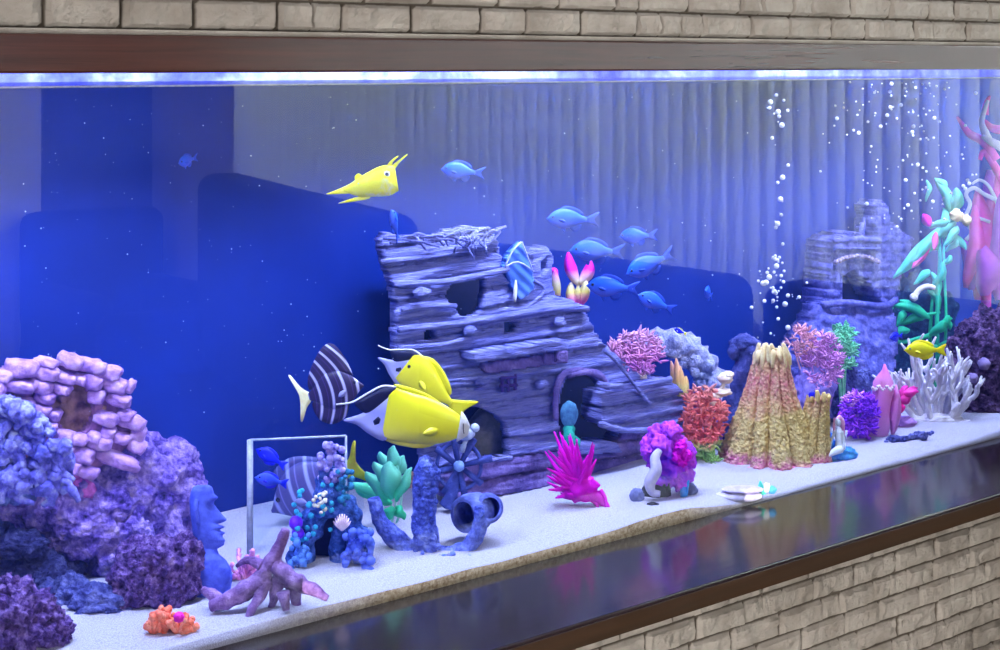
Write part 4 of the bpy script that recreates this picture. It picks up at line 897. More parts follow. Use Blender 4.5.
b = MB(); b.blob(T.L(884, 306), (28 * m, .03, 34 * m), 5, .35, 2, 3, .5, 6); b.blob(T.L(918, 320), (36 * m, .03, 46 * m), 5, .35, 2, 4, .5, 6); b.blob(T.L(910, 390), (40 * m, .03, 50 * m), 5, .3, 2, 5, .5, 6)
T.part('rock_mass', b, mottled('dark_teal_weedy', [(.3, (8, 16, 40)), (.55, (24, 50, 84)), (.75, (40, 90, 110))], 60, .9))
# fuzzy plants in front of the castle
def gm(name, a, b_): return mottled(name, [(.3, a), (.7, b_)], 60, .2)
T = Thing('pink_violet_bush', 'soft pink and violet bushy plant before the castle ruin', 'plant', 822, 425, Y=.25); m = T.m
bush(T, 'tufts', 824, 364, 17, 30, 190, gm('pink_violet_tuft', (196, 110, 210), (240, 150, 220)), 824, 428, 2.2, (5, 9), .03, 11, 8)
bush(T, 'coral_tips', 802, 342, 12, 18, 50, gm('coral_tip', (226, 120, 140), (246, 160, 160)), 820, 420, 2, (5, 9), .03, 12, 5, lab='coral-pink tips')
b = MB(); b.blob(T.L(812, 392), (20 * m, .03, 26 * m), 5, .3, 2, 2, .3, 6); T.part('violet_foot', b, gm('violet_foot', (90, 84, 180), (140, 120, 220)))
T = Thing('green_bush', 'light green bushy plant before the castle ruin, right of the pink bush', 'plant', 846, 425, Y=.24); m = T.m
bush(T, 'tufts', 843, 348, 13, 24, 130, gm('green_tuft', (60, 170, 110), (130, 226, 160)), 842, 428, 2.2, (5, 9), .025, 13, 6)
b = MB(); b.blob(T.L(848, 396, .02), (22 * m, .02, 36 * m), 5, .3, 2, 7, .3, 6); T.part('rock_foot', b, SLATE)
# violet bush, mermaid, pink vase, hot pink coral, white coral
T = Thing('violet_bush', 'deep violet fuzzy bush with pink crown, on the sand behind the little mermaid', 'plant', 862, 446, .045); m = T.m
bush(T, 'tufts', 860, 417, 18, 22, 190, gm('violet_tuft', (90, 20, 230), (150, 60, 250)), 858, 450, 2.6, (5, 9), .03, 14, 6)
bush(T, 'crown', 853, 402, 9, 9, 40, gm('lilac_crown', (196, 90, 240), (240, 160, 240)), 858, 440, 2.2, (4, 7), .02, 15, 3, lab='lilac-pink crown')
T = Thing('mermaid_figurine', 'tiny pale mermaid figurine seated on a blue block at the front glass', 'figurine', 838, 463, .03); m = T.m
b = MB(); b.blob(T.L(840, 455), (16 * m, .02, 9 * m), 4, .25, 2.2, 1); b.blob(T.L(826, 446, .01), (8 * m, .015, 16 * m), 4, .3, 2.2, 2); b.tube([T.L(826, 466, -.02), T.L(834, 464, -.022), T.L(842, 465, -.02)], [3 * m, 3 * m], 8, 3); T.part('blue_rock', b, mottled('bright_blue_rock', [(.3, (14, 60, 200)), (.7, (60, 150, 250))], 60, .6))
b = MB()
b.tube([T.L(840, 450, -.012), T.L(839, 440, -.01), T.L(838.5, 432, -.008), T.L(838.5, 427, -.008)], [5 * m, 3.6 * m, 4.4 * m, 1.7 * m], 12, 5); b.blob(T.L(838, 422, -.008), (3.1 * m, 3.1 * m, 4 * m), 3, 0)
b.tube([T.L(835, 431, -.008), T.L(832, 439, -.012), T.L(830, 448, -.016)], [1.6 * m, 1.1 * m, .8 * m], 8, 4); b.tube([T.L(842, 431, -.008), T.L(844, 440, -.012), T.L(845, 449, -.016)], [1.6 * m, 1.1 * m, .8 * m], 8, 4)
b.tube([T.L(840, 449, -.015), T.L(834, 452, -.024), T.L(828, 456, -.026)], [4.6 * m, 3.4 * m, 1.4 * m], 10, 4); T.part('body', b, plain('pale_figurine', (190, 206, 250), .5))
b = MB(); b.leaf(T.L(829, 455, -.026), T.L(820, 462, -.026), 3 * m, None, .002); b.leaf(T.L(829, 456, -.026), T.L(826, 464, -.026), 3 * m, None, .002); T.part('tail_fin', b, plain('sky_tail', (120, 180, 250), .5))
b = MB(); b.tube([T.L(838, 417.5, -.006), T.L(842, 422, -.004), T.L(842.5, 432, -.003), T.L(843, 440, -.003)], [3.4 * m, 3 * m, 2.4 * m, 1 * m], 10, 4); b.blob(T.L(838.5, 420, -.005), (3.6 * m, 3.4 * m, 3.2 * m), 3, 0); b.tube([T.L(835, 418, -.006), T.L(834, 426, -.006), T.L(834, 434, -.006)], [1.4 * m, 1.4 * m, .8 * m], 8, 3); T.part('hair', b, plain('rose_hair', (226, 130, 190), .5), label='rose-pink hair')
T = Thing('pink_tube_sponge', 'tall smooth pink tube sponge standing on the sand right of the violet bush', 'sponge', 880, 440, .03); m = T.m
PTS = gradz('pink_sponge_skin', [(0, (214, 130, 236)), (.35, (246, 110, 210)), (.7, (250, 120, 190)), (1, (240, 80, 190))], 0, .15, 2, .45, .2, 40, .2, trans=.15)
b = MB(); rg = []
for y, xc, r in ((444, 878, 6), (438, 877, 10), (428, 878, 12), (415, 880, 9.5), (402, 882, 9), (390, 883, 10.5), (382, 883, 10), (376, 884, 7), (370, 885, 3), (364, 884.5, .8)):
    c = T.L(xc, y); rg.append([c + Vector((cos(2 * pi * k / 24) * r * m, sin(2 * pi * k / 24) * r * m * .8, 0)) * (1 + .07 * noise.noise(Vector((k, y * .1, 0)))) for k in range(24)])
b.loft(rg); T.part('body', b, PTS)
b = MB()
for k in range(14): b.blob(T.L(873 + k * 1.6, 388 + 2 * sin(k * 1.3), -.014), 1.7 * m, 2, .1); 
T.part('frill', b, plain('pale_pink_frill', (255, 190, 230), .5), label='pale frill')
for x0, y0, x1, y1 in ((892, 430, 896, 385), (890, 420, 895, 392), (870, 436, 868, 396)):
    b = MB(); b.leaf(T.L(x0, y0 + 6, .005), T.L(x1, y1, .005), 5 * m, Vector((.003, -.006, 0)), .003); T.part('side_flap', b, PTS)
T = Thing('hot_pink_coral', 'hot pink frilly coral between the pink tube sponge and the white branching coral', 'coral', 903, 430, .02); m = T.m
HP = plain('hot_pink_frill', (255, 40, 140), .5, .3, 0, 100, .2)
for (x0, y0, x1, y1, w) in ((894, 402, 918, 388, 5), (894, 404, 908, 386, 5), (896, 404, 912, 396, 5), (890, 412, 900, 392, 5), (900, 396, 919, 392, 3.5)):
    b = MB(); b.leaf(T.L(x0, y0, rnd.uniform(-.01, .01)), T.L(x1, y1, rnd.uniform(-.01, .01)), w * m, Vector((0, -.008, .004)), .003, wave=.0015); T.part('frill', b, HP)
b = MB(); b.blob(T.L(899, 408, -.012), (6 * m, .008, 5 * m), 3, .25, 2, 2); T.part('bud', b, plain('crimson_pink', (255, 0, 110), .5), label='crimson bud')
b = MB(); b.tube([T.L(896, 426), T.L(895, 414), T.L(897, 404)], [3 * m, 2 * m], 8, 3); b.blob(T.L(904, 422), (12 * m, .016, 6 * m), 4, .3, 2, 5); T.part('foot', b, gm('lilac_foot', (120, 90, 200), (190, 130, 230)))
T = Thing('white_branching_coral', 'white branching staghorn coral on the sand at the right', 'coral', 936, 430, .05); m = T.m
WHC = mottled('white_lilac_coral', [(.3, (190, 182, 232)), (.7, (236, 230, 252))], 60, .5, 260, .7, .003)
rr = random.Random(21); n_b = [0]
def grow(mb, p, dirv, ln, r, lev):
    q = p + dirv * ln; mid = (p + q) / 2 + Vector((rr.uniform(-1, 1), rr.uniform(-1, 1), 0)) * ln * .1
    mb.tube([p, mid, q], [r, r * .9, r * (.8 if lev else .55)], 8, 4, .2, 200)
    if lev == 0: return
    for k in range(2):
        v = (dirv + Vector((rr.uniform(-.75, .75), rr.uniform(-.5, .5), rr.uniform(-.05, .5)))).normalized(); grow(mb, p + dirv * ln * rr.uniform(.55, 1), v, ln * rr.uniform(.62, .85), r * .82, lev - 1)
for k in range(13):
    f = k / 12; a = R(136 - 98 * f); b = MB(); ln = (35 + 22 * sin(pi * min(1, f + .12))) * m
    grow(b, T.L(918 + 34 * f, 424 - 2 * f, rr.uniform(-.015, .02)), Vector((cos(a), rr.uniform(-.25, .25), sin(a) + .25)).normalized(), ln * .62, 3.1 * m, 3); T.part('branch', b, WHC)
b = MB(); b.blob(T.L(930, 424), (40 * m, .03, 9 * m), 5, .4, 3, 3, .5, 8); T.part('foot', b, WHC)
T = Thing('rubble_patch', 'low grey-blue rubble on the sand under the hot pink coral', 'rock', 904, 441, .012); m = T.m
b = MB()
for k in range(22): b.blob(T.L(884 + k * 2.3, 442 - k * .5 + rr.uniform(-1, 2.5), rr.uniform(-.02, .02)), rr.uniform(1.5, 4.5) * m, 3, .35, 2.5, k)
T.part('rock_mass', b, SLATE)
T = Thing('live_rock', 'dark brown-purple craggy rock at the right edge behind the white coral', 'rock', 985, 422, .07); m = T.m
DBR = mottled('brown_purple_rock', [(.3, (20, 14, 36)), (.5, (64, 44, 80)), (.65, (110, 84, 128)), (.8, (160, 130, 170))], 60, 1, 110, .9, .014, 120)
b = MB()
for (x, y, rx, rz, d, sd) in ((984, 372, 34, 40, 0, 1), (1010, 350, 40, 50, .02, 2), (960, 360, 16, 26, .02, 3), (990, 405, 40, 24, 0, 4), (972, 334, 14, 14, .03, 5)): b.blob(T.L(x, y, d), (rx * m, .05, rz * m), 5, .38, 2.2, sd + 60, .6, 6)
T.part('rock_mass', b, DBR)
b = MB(); b.blob(T.L(984, 364, -.05), 6 * m, 3, .2, 2, 2); b.blob(T.L(973, 378, -.05), 5 * m, 3, .2, 2, 3); T.part('pale_knob', b, gm('pale_lilac_knob', (90, 76, 120), (120, 104, 150)), label='pale lilac knobs')
# tall green plant and the pink plant at the right edge
T = Thing('tall_green_plant', 'tall turquoise and green plant with strap leaves at the right', 'plant', 936, 428, Y=.33); m = T.m
TG = gradz('turquoise_leaf', [(0, (20, 130, 90)), (.45, (40, 190, 130)), (.6, (70, 236, 210)), (.75, (90, 230, 220)), (1, (110, 246, 190))], .0, .42, 2, .45, .2, 30, .1, trans=.3)
for (pts, r) in (([(936, 430, 0), (938, 380, 0), (937, 320, 0), (940, 260, 0), (938, 236, 0)], 2.6), ([(934, 430, 0), (930, 340, .01), (934, 280, .01)], 2.2), ([(938, 420, 0), (946, 330, 0), (944, 240, 0), (954, 210, 0)], 1.6),
                 ([(938, 332, 0), (920, 338, -.01), (900, 342, -.02), (872, 338, -.03)], 2.4), ([(940, 312, 0), (926, 314, 0), (904, 308, 0), (890, 304, 0)], 1.6), ([(936, 328, 0), (946, 322, 0), (952, 318, 0)], 1.6)):
    b = MB(); b.tube([T.L(*p) for p in pts], [r * m, r * m * .7], 8, 6); T.part('stem', b, TG)
for (x0, y0, x1, y1, w, d) in ((944, 226, 893, 278, 6, -.01), (948, 222, 906, 264, 5, .01), (936, 232, 912, 262, 5, -.02), (940, 236, 918, 256, 6, 0), (946, 196, 935, 178, 4, 0), (950, 212, 936, 180, 5, 0), (952, 210, 957, 188, 5, 0), (950, 216, 962, 194, 4.5, .01), (944, 208, 943, 240, 5, .005), (956, 220, 934, 240, 4.5, 0), (958, 226, 944, 246, 4, -.01), (930, 228, 950, 222, 4, -.015), (938, 250, 924, 240, 3.5, 0), (946, 252, 958, 240, 3.5, 0), (940, 268, 952, 256, 3, 0), (930, 318, 892, 304, 5, -.01), (926, 316, 900, 324, 4.5, 0), (904, 310, 896, 326, 4, -.01), (910, 312, 900, 300, 3.5, 0), (936, 332, 950, 316, 4, -.01),
                            (900, 342, 874, 336, 4, -.03), (930, 336, 946, 322, 5, -.02), (890, 340, 884, 350, 3.5, -.03), (894, 308, 856, 308, 4, -.02), (938, 300, 932, 272, 4, .01), (930, 270, 914, 284, 4, -.02), (924, 256, 898, 274, 4, -.005), (948, 236, 966, 250, 4, .01), (938, 346, 916, 356, 4, -.02), (936, 350, 956, 340, 4, -.01), (918, 340, 910, 356, 3.5, -.02), (872, 338, 858, 330, 3.5, -.03), (940, 310, 928, 290, 4, .02), (942, 322, 950, 330, 4, 0), (934, 290, 944, 262, 4, 0), (910, 330, 886, 336, 4, -.02), (926, 202, 927, 180, 2.5, 0)):
    b = MB(); b.leaf(T.L(x0, y0, d), T.L(x1, y1, d - .015), w * m, Vector((.004, -.006, .006)), .0014, n=8, wave=.0015); T.part('leaf', b, TG)
PP = plain('magenta_petal', (240, 20, 170), .5)
b = MB(); b.leaf(T.L(930, 226, -.02), T.L(923, 214, -.022), 5 * m, None, .004); T.part('bud', b, PP, label='magenta bud')
for (x0, y0, x1, y1, w) in ((930, 246, 912, 268, 4), (936, 232, 934, 250, 3.5), (926, 250, 918, 262, 3)):
    b = MB(); b.leaf(T.L(x0, y0, -.03), T.L(x1, y1, -.034), w * m, None, .002); T.part('petal', b, plain('rose_petal', (246, 70, 170), .5), label='rose petal')
b = MB(); b.blob(T.L(957, 215, -.02), (6 * m, .008, 6 * m), 3, .5, 3, 2); b.blob(T.L(966, 220, -.02), (5 * m, .008, 5 * m), 3, .5, 3, 3); T.part('flower', b, plain('apricot_flower', (250, 180, 130), .5), label='apricot flower')
b = MB(); b.tube([T.L(914, 297, -.03), T.L(920, 289, -.03), T.L(928, 286, -.03), T.L(935, 288, -.03)], [3 * m, 2.6 * m, 2 * m], 8, 5); b.blob(T.L(914, 297, -.03), 4 * m, 3, .2); T.part('white_arm', b, plain('pale_arm', (210, 200, 220), .5), label='pale curled arm')
T = Thing('pink_ribbon_plant', 'tall pink and white ribbon plant at the right edge, reaching to the water surface', 'plant', 985, 426, Y=.36); m = T.m
PR = plain('pink_ribbon', (255, 60, 175), .45, .3, 0, 60, .4); WR = plain('white_ribbon', (206, 206, 250), .45, .3, 0, 60, .4); VR = plain('violet_ribbon', (190, 80, 240), .45, .3, 0, 60, .4)
for (x0, y0, x1, y1, w, d, mt) in ((986, 300, 978, 190, 13, 0, PR), (978, 300, 990, 200, 12, .02, PR), (1000, 300, 990, 170, 16, .03, VR), (972, 290, 966, 240, 10, .01, VR), (966, 288, 976, 205, 8, -.01, PR), (992, 290, 1004, 190, 12, -.01, VR), (985, 296, 984, 245, 13, -.02, VR)):
    b = MB(); b.leaf(T.L(x0, y0, d), T.L(x1, y1, d - .01), w * m, Vector((.006, -.012, 0)), .0014, n=10, wave=.003); T.part('ribbon', b, mt)
for pts, r, mt in (([(996, 160, 0), (984, 142, 0), (970, 134, 0), (962, 124, 0), (957, 117, 0)], (5, 4.5, 3, 1), PR), ([(1004, 148, 0), (992, 142, -.01), (982, 136, -.01)], (5, 4, 2), WR), ([(1008, 190, 0), (996, 168, 0), (984, 152, 0), (980, 160, 0)], (5, 4, 3, 2), PR), ([(990, 142, 0), (985, 132, 0), (982, 120, 0), (988, 100, 0)], (4, 4, 3, 1.5), WR), ([(1004, 130, 0), (992, 128, 0), (984, 120, 0)], (5, 4, 1.5), PR), ([(985, 115, .01), (986, 104, .01), (990, 96, .01)], (4, 3, 1), PR),
                   ([(966, 215, -.02), (970, 204, -.02), (966, 194, -.02), (974, 188, -.02), (984, 194, -.02), (996, 200, -.02)], (2, 2, 2, 2), WR), ([(966, 240, -.02), (972, 232, -.02), (968, 224, -.02), (976, 218, -.02), (990, 222, -.02)], (2, 1.8, 1.6), WR), ([(986, 310, .01), (990, 240, .01), (1000, 170, .01)], (5, 4, 4), PR), ([(986, 426, .01), (985, 360, .01), (986, 300, .01)], (6, 6, 5), VR), ([(1000, 210, -.01), (990, 188, -.01), (980, 180, -.01), (972, 184, -.01)], (2, 1.6, 1.2), WR)):
    b = MB(); b.tube([T.L(*p) for p in pts], [q * m for q in r], 8, 6, flat=.5); T.part('tendril', b, mt)
# ------------------------------------------------------------------ FISH
EYE = plain('black_eye', (8, 8, 14), .15, .6); EYEW = plain('white_eye_ring', (236, 236, 236), .3)
def fish(name, label, cat, px, py, Y, length, top, bot, wid, mats, yaw=0, pitch=0, roll=0, group=None, fins=(), eye=(.16, .12, .035), pect=None, ring=False):
    """length in pixels without the tail fin; nose at -x; top and bot are profiles of the body in lengths; fins are outlines (name, material, points, thickness)"""
    d = depth_at(px, Y); m = d / F; Ln = length * m; w = Wd(px, py, d)
    o = bpy.data.objects.new(name, None); C.objects.link(o); o.location = w; o.rotation_euler = (R(roll), R(pitch), -A + R(yaw)); o.empty_display_size = .02
    tag(o, label, cat, group); NS, NK = 28, 18; rg = []
    def at(p, s):
        q = s * (len(p) - 1); i = min(int(q), len(p) - 2); f = q - i; f = f * f * (3 - 2 * f) if False else f
        p0 = p[max(0, i - 1)]; p1 = p[i]; p2 = p[i + 1]; p3 = p[min(i + 2, len(p) - 1)]
        return .5 * (2 * p1 + (p2 - p0) * f + (2 * p0 - 5 * p1 + 4 * p2 - p3) * f * f + (3 * p1 - p0 - 3 * p2 + p3) * f ** 3)
    for i in range(NS + 1):
        s = i / NS; s = s ** 1.25 if s < .5 else s ** 1.25; zt = at(top, s) * Ln; zb = at(bot, s) * Ln; hw = max(.004, at(wid, s)) * Ln; zc = (zt + zb) / 2; hh = max(.0004, (zt - zb) / 2); ring_ = []
        for k in range(NK):
            a = 2 * pi * k / NK; ring_.append(Vector(((s - .5) * Ln, cos(a) * hw, zc + sin(a) * hh)))
        rg.append(ring_)
    b = MB(); b.loft(rg); b.build('body', mats['body'], o)
    for nm, mt, pts, th in fins:
        b = MB(); sm = smooth_path([(x, 0, z) for x, z in pts] + [(pts[0][0], 0, pts[0][1])], 3)[:-1]
        b.plate([Vector(((p.x - .5) * Ln, 0, p.z * Ln)) for p in sm], th * Ln); b.build(nm, mats[mt], o)
    ex, ez, er = eye
    hw = at(wid, ex)
    zc = (at(top, ex) + at(bot, ex)) / 2; hh = (at(top, ex) - at(bot, ex)) / 2; kk = sqrt(max(.1, 1 - ((ez - zc) / hh) ** 2))
    for sg in (-1, 1):
        c = Vector(((ex - .5) * Ln, sg * hw * kk * Ln * .93, ez * Ln))
        if ring:
            b = MB(); b.blob(c, (er * 1.55 * Ln, er * .7 * Ln, er * 1.55 * Ln), 2, 0); e = b.build('eye', EYEW, o); b = MB(); b.blob(c + Vector((0, sg * er * .35 * Ln, 0)), (er * Ln, er * .6 * Ln, er * Ln), 2, 0); b.build('pupil', EYE, e)
        else:
            b = MB(); b.blob(c, (er * Ln, er * .7 * Ln, er * Ln), 2, 0); b.build('eye', EYE, o)
        if pect:
            x0, z0, x1, z1, pw = pect; hw2 = at(wid, x0); b = MB(); b.leaf(Vector(((x0 - .5) * Ln, sg * hw2 * Ln * .95, z0 * Ln)), Vector(((x1 - .5) * Ln, sg * (hw2 + .07) * Ln, z1 * Ln)), pw * Ln, None, .004 * Ln); b.build('pectoral_fin', mats.get('pect', mats['fin']), o)
    return o
def fgrad(name, stops, z0, z1, axis=2): return gradz(name, stops, z0, z1, axis, .4, .06, 60, .08, .4)
CHB = fgrad('chromis_skin', [(0, (70, 80, 196)), (.35, (44, 68, 192)), (.7, (16, 74, 190)), (1, (10, 60, 170))], -.02, .02)
CHF = plain('chromis_fin', (34, 60, 170), .5, .3, 0, 100, .4)
ct = [0, .15, .235, .255, .235, .18, .10, .06]; cb = [-.01, -.13, -.21, -.24, -.21, -.15, -.085, -.055]; cw = [.01, .07, .095, .10, .09, .065, .04, .02]
def chromis(label, px, py, Y, ln, yaw=0, pitch=0, roll=0):
    return fish('chromis', label, 'fish', px, py, Y, ln, ct, cb, cw, {'body': CHB, 'fin': CHF}, yaw, pitch, roll, 'small blue fish over the ship', (
        ('tail_fin', 'fin', [(.96, .05), (1.12, .13), (1.30, .20), (1.16, .02), (1.28, -.17), (1.12, -.11), (.96, -.05)], .018),
        ('dorsal_fin', 'fin', [(.30, .22), (.42, .31), (.62, .30), (.82, .22), (.90, .12), (.80, .09), (.55, .18)], .016),
        ('anal_fin', 'fin', [(.55, -.18), (.66, -.30), (.80, -.26), (.86, -.12), (.74, -.12)], .016),
        ('pelvic_fin', 'fin', [(.34, -.2), (.44, -.34), (.48, -.22)], .014)), (.15, .04, .035), (.30, -.02, .46, -.05, .04))
chromis('small round blue fish near the top, right of the yellow horned fish', 458, 171, .24, 35, 4, 6)
chromis('slim blue fish over the ship, highest of the cluster, before the pale blinds', 567, 219, .22, 41, 2, 2)
chromis('bright blue fish just above the flame-shaped plant', 591, 251, .20, 43, 0, 2)
chromis('lilac-blue fish with a downward fin, at the back of the cluster', 634, 236, .30, 32, -25, -4)
chromis('large blue fish tilted nose down, lowest tail raised, in the middle of the cluster', 645, 266, .20, 42, 8, -22)
chromis('blue fish just right of the flame-shaped plant, level', 607, 287, .20, 42, 0, 4)
chromis('blue fish tilted nose up at the lower right of the cluster', 652, 301, .24, 33, 10, 24)
chromis('small blue fish seen nearly head-on, alone right of the cluster', 708, 293, .32, 24, 68, 20)
chromis('blue fish seen tail-on, upright at the top left corner of the ship', 394, 222, .26, 30, 70, 62)
chromis('pale fish far back at the upper left, seen head-on', 186, 161, .44, 24, 62, -8)
# yellow cowfish
COW = mottled('cowfish_skin', [(.3, (240, 214, 0)), (.55, (255, 240, 20)), (.75, (255, 250, 160))], 40, .2, 120, .4)
fish('cowfish', 'yellow horned fish swimming near the top of the tank', 'fish', 370, 184, .2, 54,
     [.26, .30, .29, .25, .20, .14, .07, .03], [-.22, -.27, -.27, -.25, -.23, -.20, -.14, -.06], [.07, .15, .17, .17, .15, .11, .06, .03], {'body': COW, 'fin': COW}, 188, 9, 0, None, (
     ('horn', 'fin', [(.06, .26), (-.06, .33), (-.22, .41), (-.27, .42), (-.10, .30), (.01, .20)], .03), ('horn', 'fin', [(.14, .28), (.06, .36), (-.06, .42), (-.10, .42), (.02, .33), (.06, .24)], .03),
     ('spine', 'fin', [(.55, -.18), (.80, -.20), (1.06, -.24), (1.12, -.26), (.84, -.27), (.55, -.26)], .04), ('tail_fin', 'fin', [(.86, .05), (1.02, .02), (1.24, -.03), (1.32, -.05), (1.06, -.09), (.88, -.10)], .03),
     ('dorsal_fin', 'fin', [(.60, .16), (.68, .23), (.76, .18), (.74, .10)], .02)), (.17, .14, .038), None, True)
# foxfaces
t = NT('foxface_skin'); sp = t.new('ShaderNodeSeparateXYZ'); t.link(t.coord(), sp.inputs[0])
yl = t.ramp(t.math('DIVIDE', t.math('ADD', sp.outputs[2], .035), .07), [(0, (214, 190, 60)), (.3, (236, 212, 30)), (1, (255, 226, 0))]); MATS['foxface_skin'] = t.m
t.base(yl, .4, .4); FOXY = t.m
FOXW = fgrad('foxface_front', [(0, (150, 150, 240)), (.5, (120, 124, 226)), (1, (180, 184, 250))], -.03, .03)
FOXK = plain('foxface_black', (8, 8, 34), .5); PALE = plain('foxface_white', (226, 220, 226), .4)
def fox_end(o, Ln, x, s, h=.30):
    """lavender and black fan with pale rim at one end"""
    def pl(nm, mt, pts, th, dy=0):
        b = MB(); b.plate([Vector((px_ * Ln, dy * Ln, pz * Ln)) for px_, pz in pts], th * Ln); return b.build(nm, mt, o)
    f = lambda pts: [((x + s * a), z * h) for a, z in pts]
    pl('lavender_fan', FOXW, smooth2(f([(.04, .95), (-.16, .30), (-.30, -.15), (-.50, -.50), (-.34, -.58), (-.16, -.86), (.04, -.95), (.07, 0)])), .05)
    pl('black_band', FOXK, smooth2(f([(.05, 1.02), (-.10, .94), (-.26, .55), (-.40, .22), (-.34, .02), (-.22, -.10), (-.1, .28), (.0, .7)])), .062)
    b = MB(); b.tube([Vector((q[0] * Ln, 0, q[1] * Ln)) for q in f([(.05, 1.04), (-.12, .98), (-.30, .55), (-.44, .2), (-.62, .02)])], [.016 * Ln, .010 * Ln], 6, 4); b.build('pale_rim', PALE, o)
    pl('dark_streak', FOXK, f([(-.10, -.1), (-.16, -.34), (-.13, -.5), (-.07, -.4), (-.06, -.2)]), .07)
def smooth2(pts):
    q = smooth_path([(a, 0, z) for a, z in pts] + [(pts[0][0], 0, pts[0][1])], 4)[:-1]; return [(p.x, p.z) for p in q]
m1 = {'body': FOXY, 'fin': FOXY}
o = fish('foxface', 'pale yellow fish with lavender fan at its left, in front of the ship', 'fish', 427, 421, .14, 84, [.03, .14, .21, .26, .29, .30, .32, .34], [-.07, -.16, -.23, -.27, -.29, -.30, -.31, -.30], [.02, .07, .10, .11, .11, .10, .07, .03], m1, 180, -10, 0, None, (
    ('dorsal_fin', 'fin', [(.3, .20), (.5, .30), (.75, .355), (.97, .365), (.8, .28), (.5, .24)], .02), ('anal_fin', 'fin', [(.3, -.22), (.5, -.33), (.8, -.34), (.95, -.30), (.6, -.26)], .02)), (.10, .10, .028), (.34, -.06, .52, -.12, .05))
fox_end(o, 84 * depth_at(427, .14) / F, .48, -1, .32)
b = MB(); Ln = 84 * depth_at(427, .14) / F; mb_r = []
for s_, zt, zb, hw in ((-.515, .03, -.07, .012), (-.48, .085, -.105, .034), (-.44, .13, -.135, .056), (-.40, .165, -.165, .072), (-.385, .17, -.17, .074)):
    mb_r.append([Vector((s_ * Ln, cos(2 * pi * k / 18) * hw * 1.12 * Ln, (zt + zb) / 2 * Ln + sin(2 * pi * k / 18) * (zt - zb) / 2 * 1.08 * Ln)) for k in range(18)])
b.loft(mb_r); b.build('face', PALE, o)['label'] = 'whitish face'
b = MB(); b.tube([Vector((-.43 * Ln, .07 * Ln, .06 * Ln)), Vector((-.445 * Ln, .068 * Ln, -.02 * Ln)), Vector((-.46 * Ln, .05 * Ln, -.06 * Ln))], [.006 * Ln, .004 * Ln], 6, 3); b.build('face_stripe', FOXK, o)
o = fish('foxface', 'deep yellow fish with forked yellow tail, crossing behind the paler one', 'fish', 428, 385, .20, 60, [.30, .34, .33, .29, .23, .16, .09, .05], [-.27, -.28, -.28, -.26, -.22, -.16, -.09, -.05], [.05, .09, .10, .10, .09, .07, .04, .03], m1, 0, 38, 0, None, (
    ('tail_fin', 'fin', [(.96, .06), (1.12, .16), (1.34, .30), (1.24, .04), (1.30, -.26), (1.12, -.12), (.96, -.05)], .02), ('dorsal_fin', 'fin', [(.1, .30), (.3, .40), (.6, .33), (.86, .18), (.86, .08), (.5, .2)], .02), ('anal_fin', 'fin', [(.3, -.26), (.5, -.33), (.8, -.22), (.84, -.10), (.6, -.18)], .02)), (.06, .06, .03), (.34, -.02, .5, -.06, .05))
fox_end(o, 60 * depth_at(428, .20) / F, -.44, 1, .31)
# striped tangs
def tangskin(name, c1, c2, n, Ln):
    t = NT(name); sp = t.new('ShaderNodeSeparateXYZ'); t.link(t.coord(), sp.inputs[0]); x = t.math('DIVIDE', sp.outputs[0], Ln); z = t.math('DIVIDE', sp.outputs[2], Ln)
    v = t.math('ADD', x, t.math('MULTIPLY', t.math('MULTIPLY', z, z), -.55)); f = t.math('FRACT', t.math('MULTIPLY', t.math('ADD', v, .5), n))
    t.base(t.ramp(f, [(0, c1), (.30, c1), (.40, c2), (.50, c2), (.60, c1), (.80, c1), (.86, tuple(x_ * 1.5 + 10 for x_ in c1)), (.92, c1)]), .45, .4); return t.m
def tang(label, px, py, Y, ln, yaw, pitch, c1, c2, fs=1.0, tl=1.0):
    Ln = ln * depth_at(px, Y) / F; sk = tangskin('tang_skin_%d' % px, c1, c2, 4.4, Ln); DKF = plain('tang_fin_%d' % px, c1, .5)
    return fish('sailfin_tang', label, 'fish', px, py, Y, ln, [-.02, .15, .28, .34, .34, .28, .16, .07], [-.06, -.16, -.28, -.34, -.34, -.28, -.16, -.07], [.015, .06, .09, .10, .09, .07, .04, .025],
        {'body': sk, 'fin': sk, 'tail': plain('yellow_tail_%d' % px, (240, 220, 140) if px > 320 else (255, 190, 0), .45), 'pect': plain('pale_fin', (150, 150, 220), .5, .3, 0, 100, .4), 'dk': DKF}, yaw, pitch, 0, 'striped fish at the left of the ship', (
        ('tail_fin', 'tail', [(.97, .07), (1.10, .20 * tl), (1.22, .44 * tl), (1.26, .42 * tl), (1.16, .05), (1.24, -.36 * tl), (1.20, -.38 * tl), (1.08, -.18 * tl), (.97, -.07)], .03),
        ('dorsal_fin', 'fin', [(.14, .18), (.20, .30 + .2 * fs), (.34, .30 + .5 * fs), (.52, .30 + .52 * fs), (.74, .22 + .40 * fs), (.93, .14 + .2 * fs), (.96, .12), (.80, .16), (.5, .30)], .02),
        ('anal_fin', 'fin', [(.30, -.26), (.44, -.30 - .2 * fs), (.68, -.28 - .3 * fs), (.88, -.2 - .28 * fs), (.97, -.12 - .16 * fs), (.94, -.10), (.7, -.22), (.5, -.32)], .02)), (.14, .06, .03), (.32, -.04, .46, -.10, .05))
tang('dark striped tall-finned fish with pale tail, above the acrylic box', 336, 390, .24, 56, 180, 14, (26, 16, 48), (150, 150, 226))
tang('grey striped fish with yellow tail, low behind the cave ornament in the acrylic box', 308, 490, .345, 84, 0, -26, (60, 56, 104), (130, 132, 210), .25, .62)
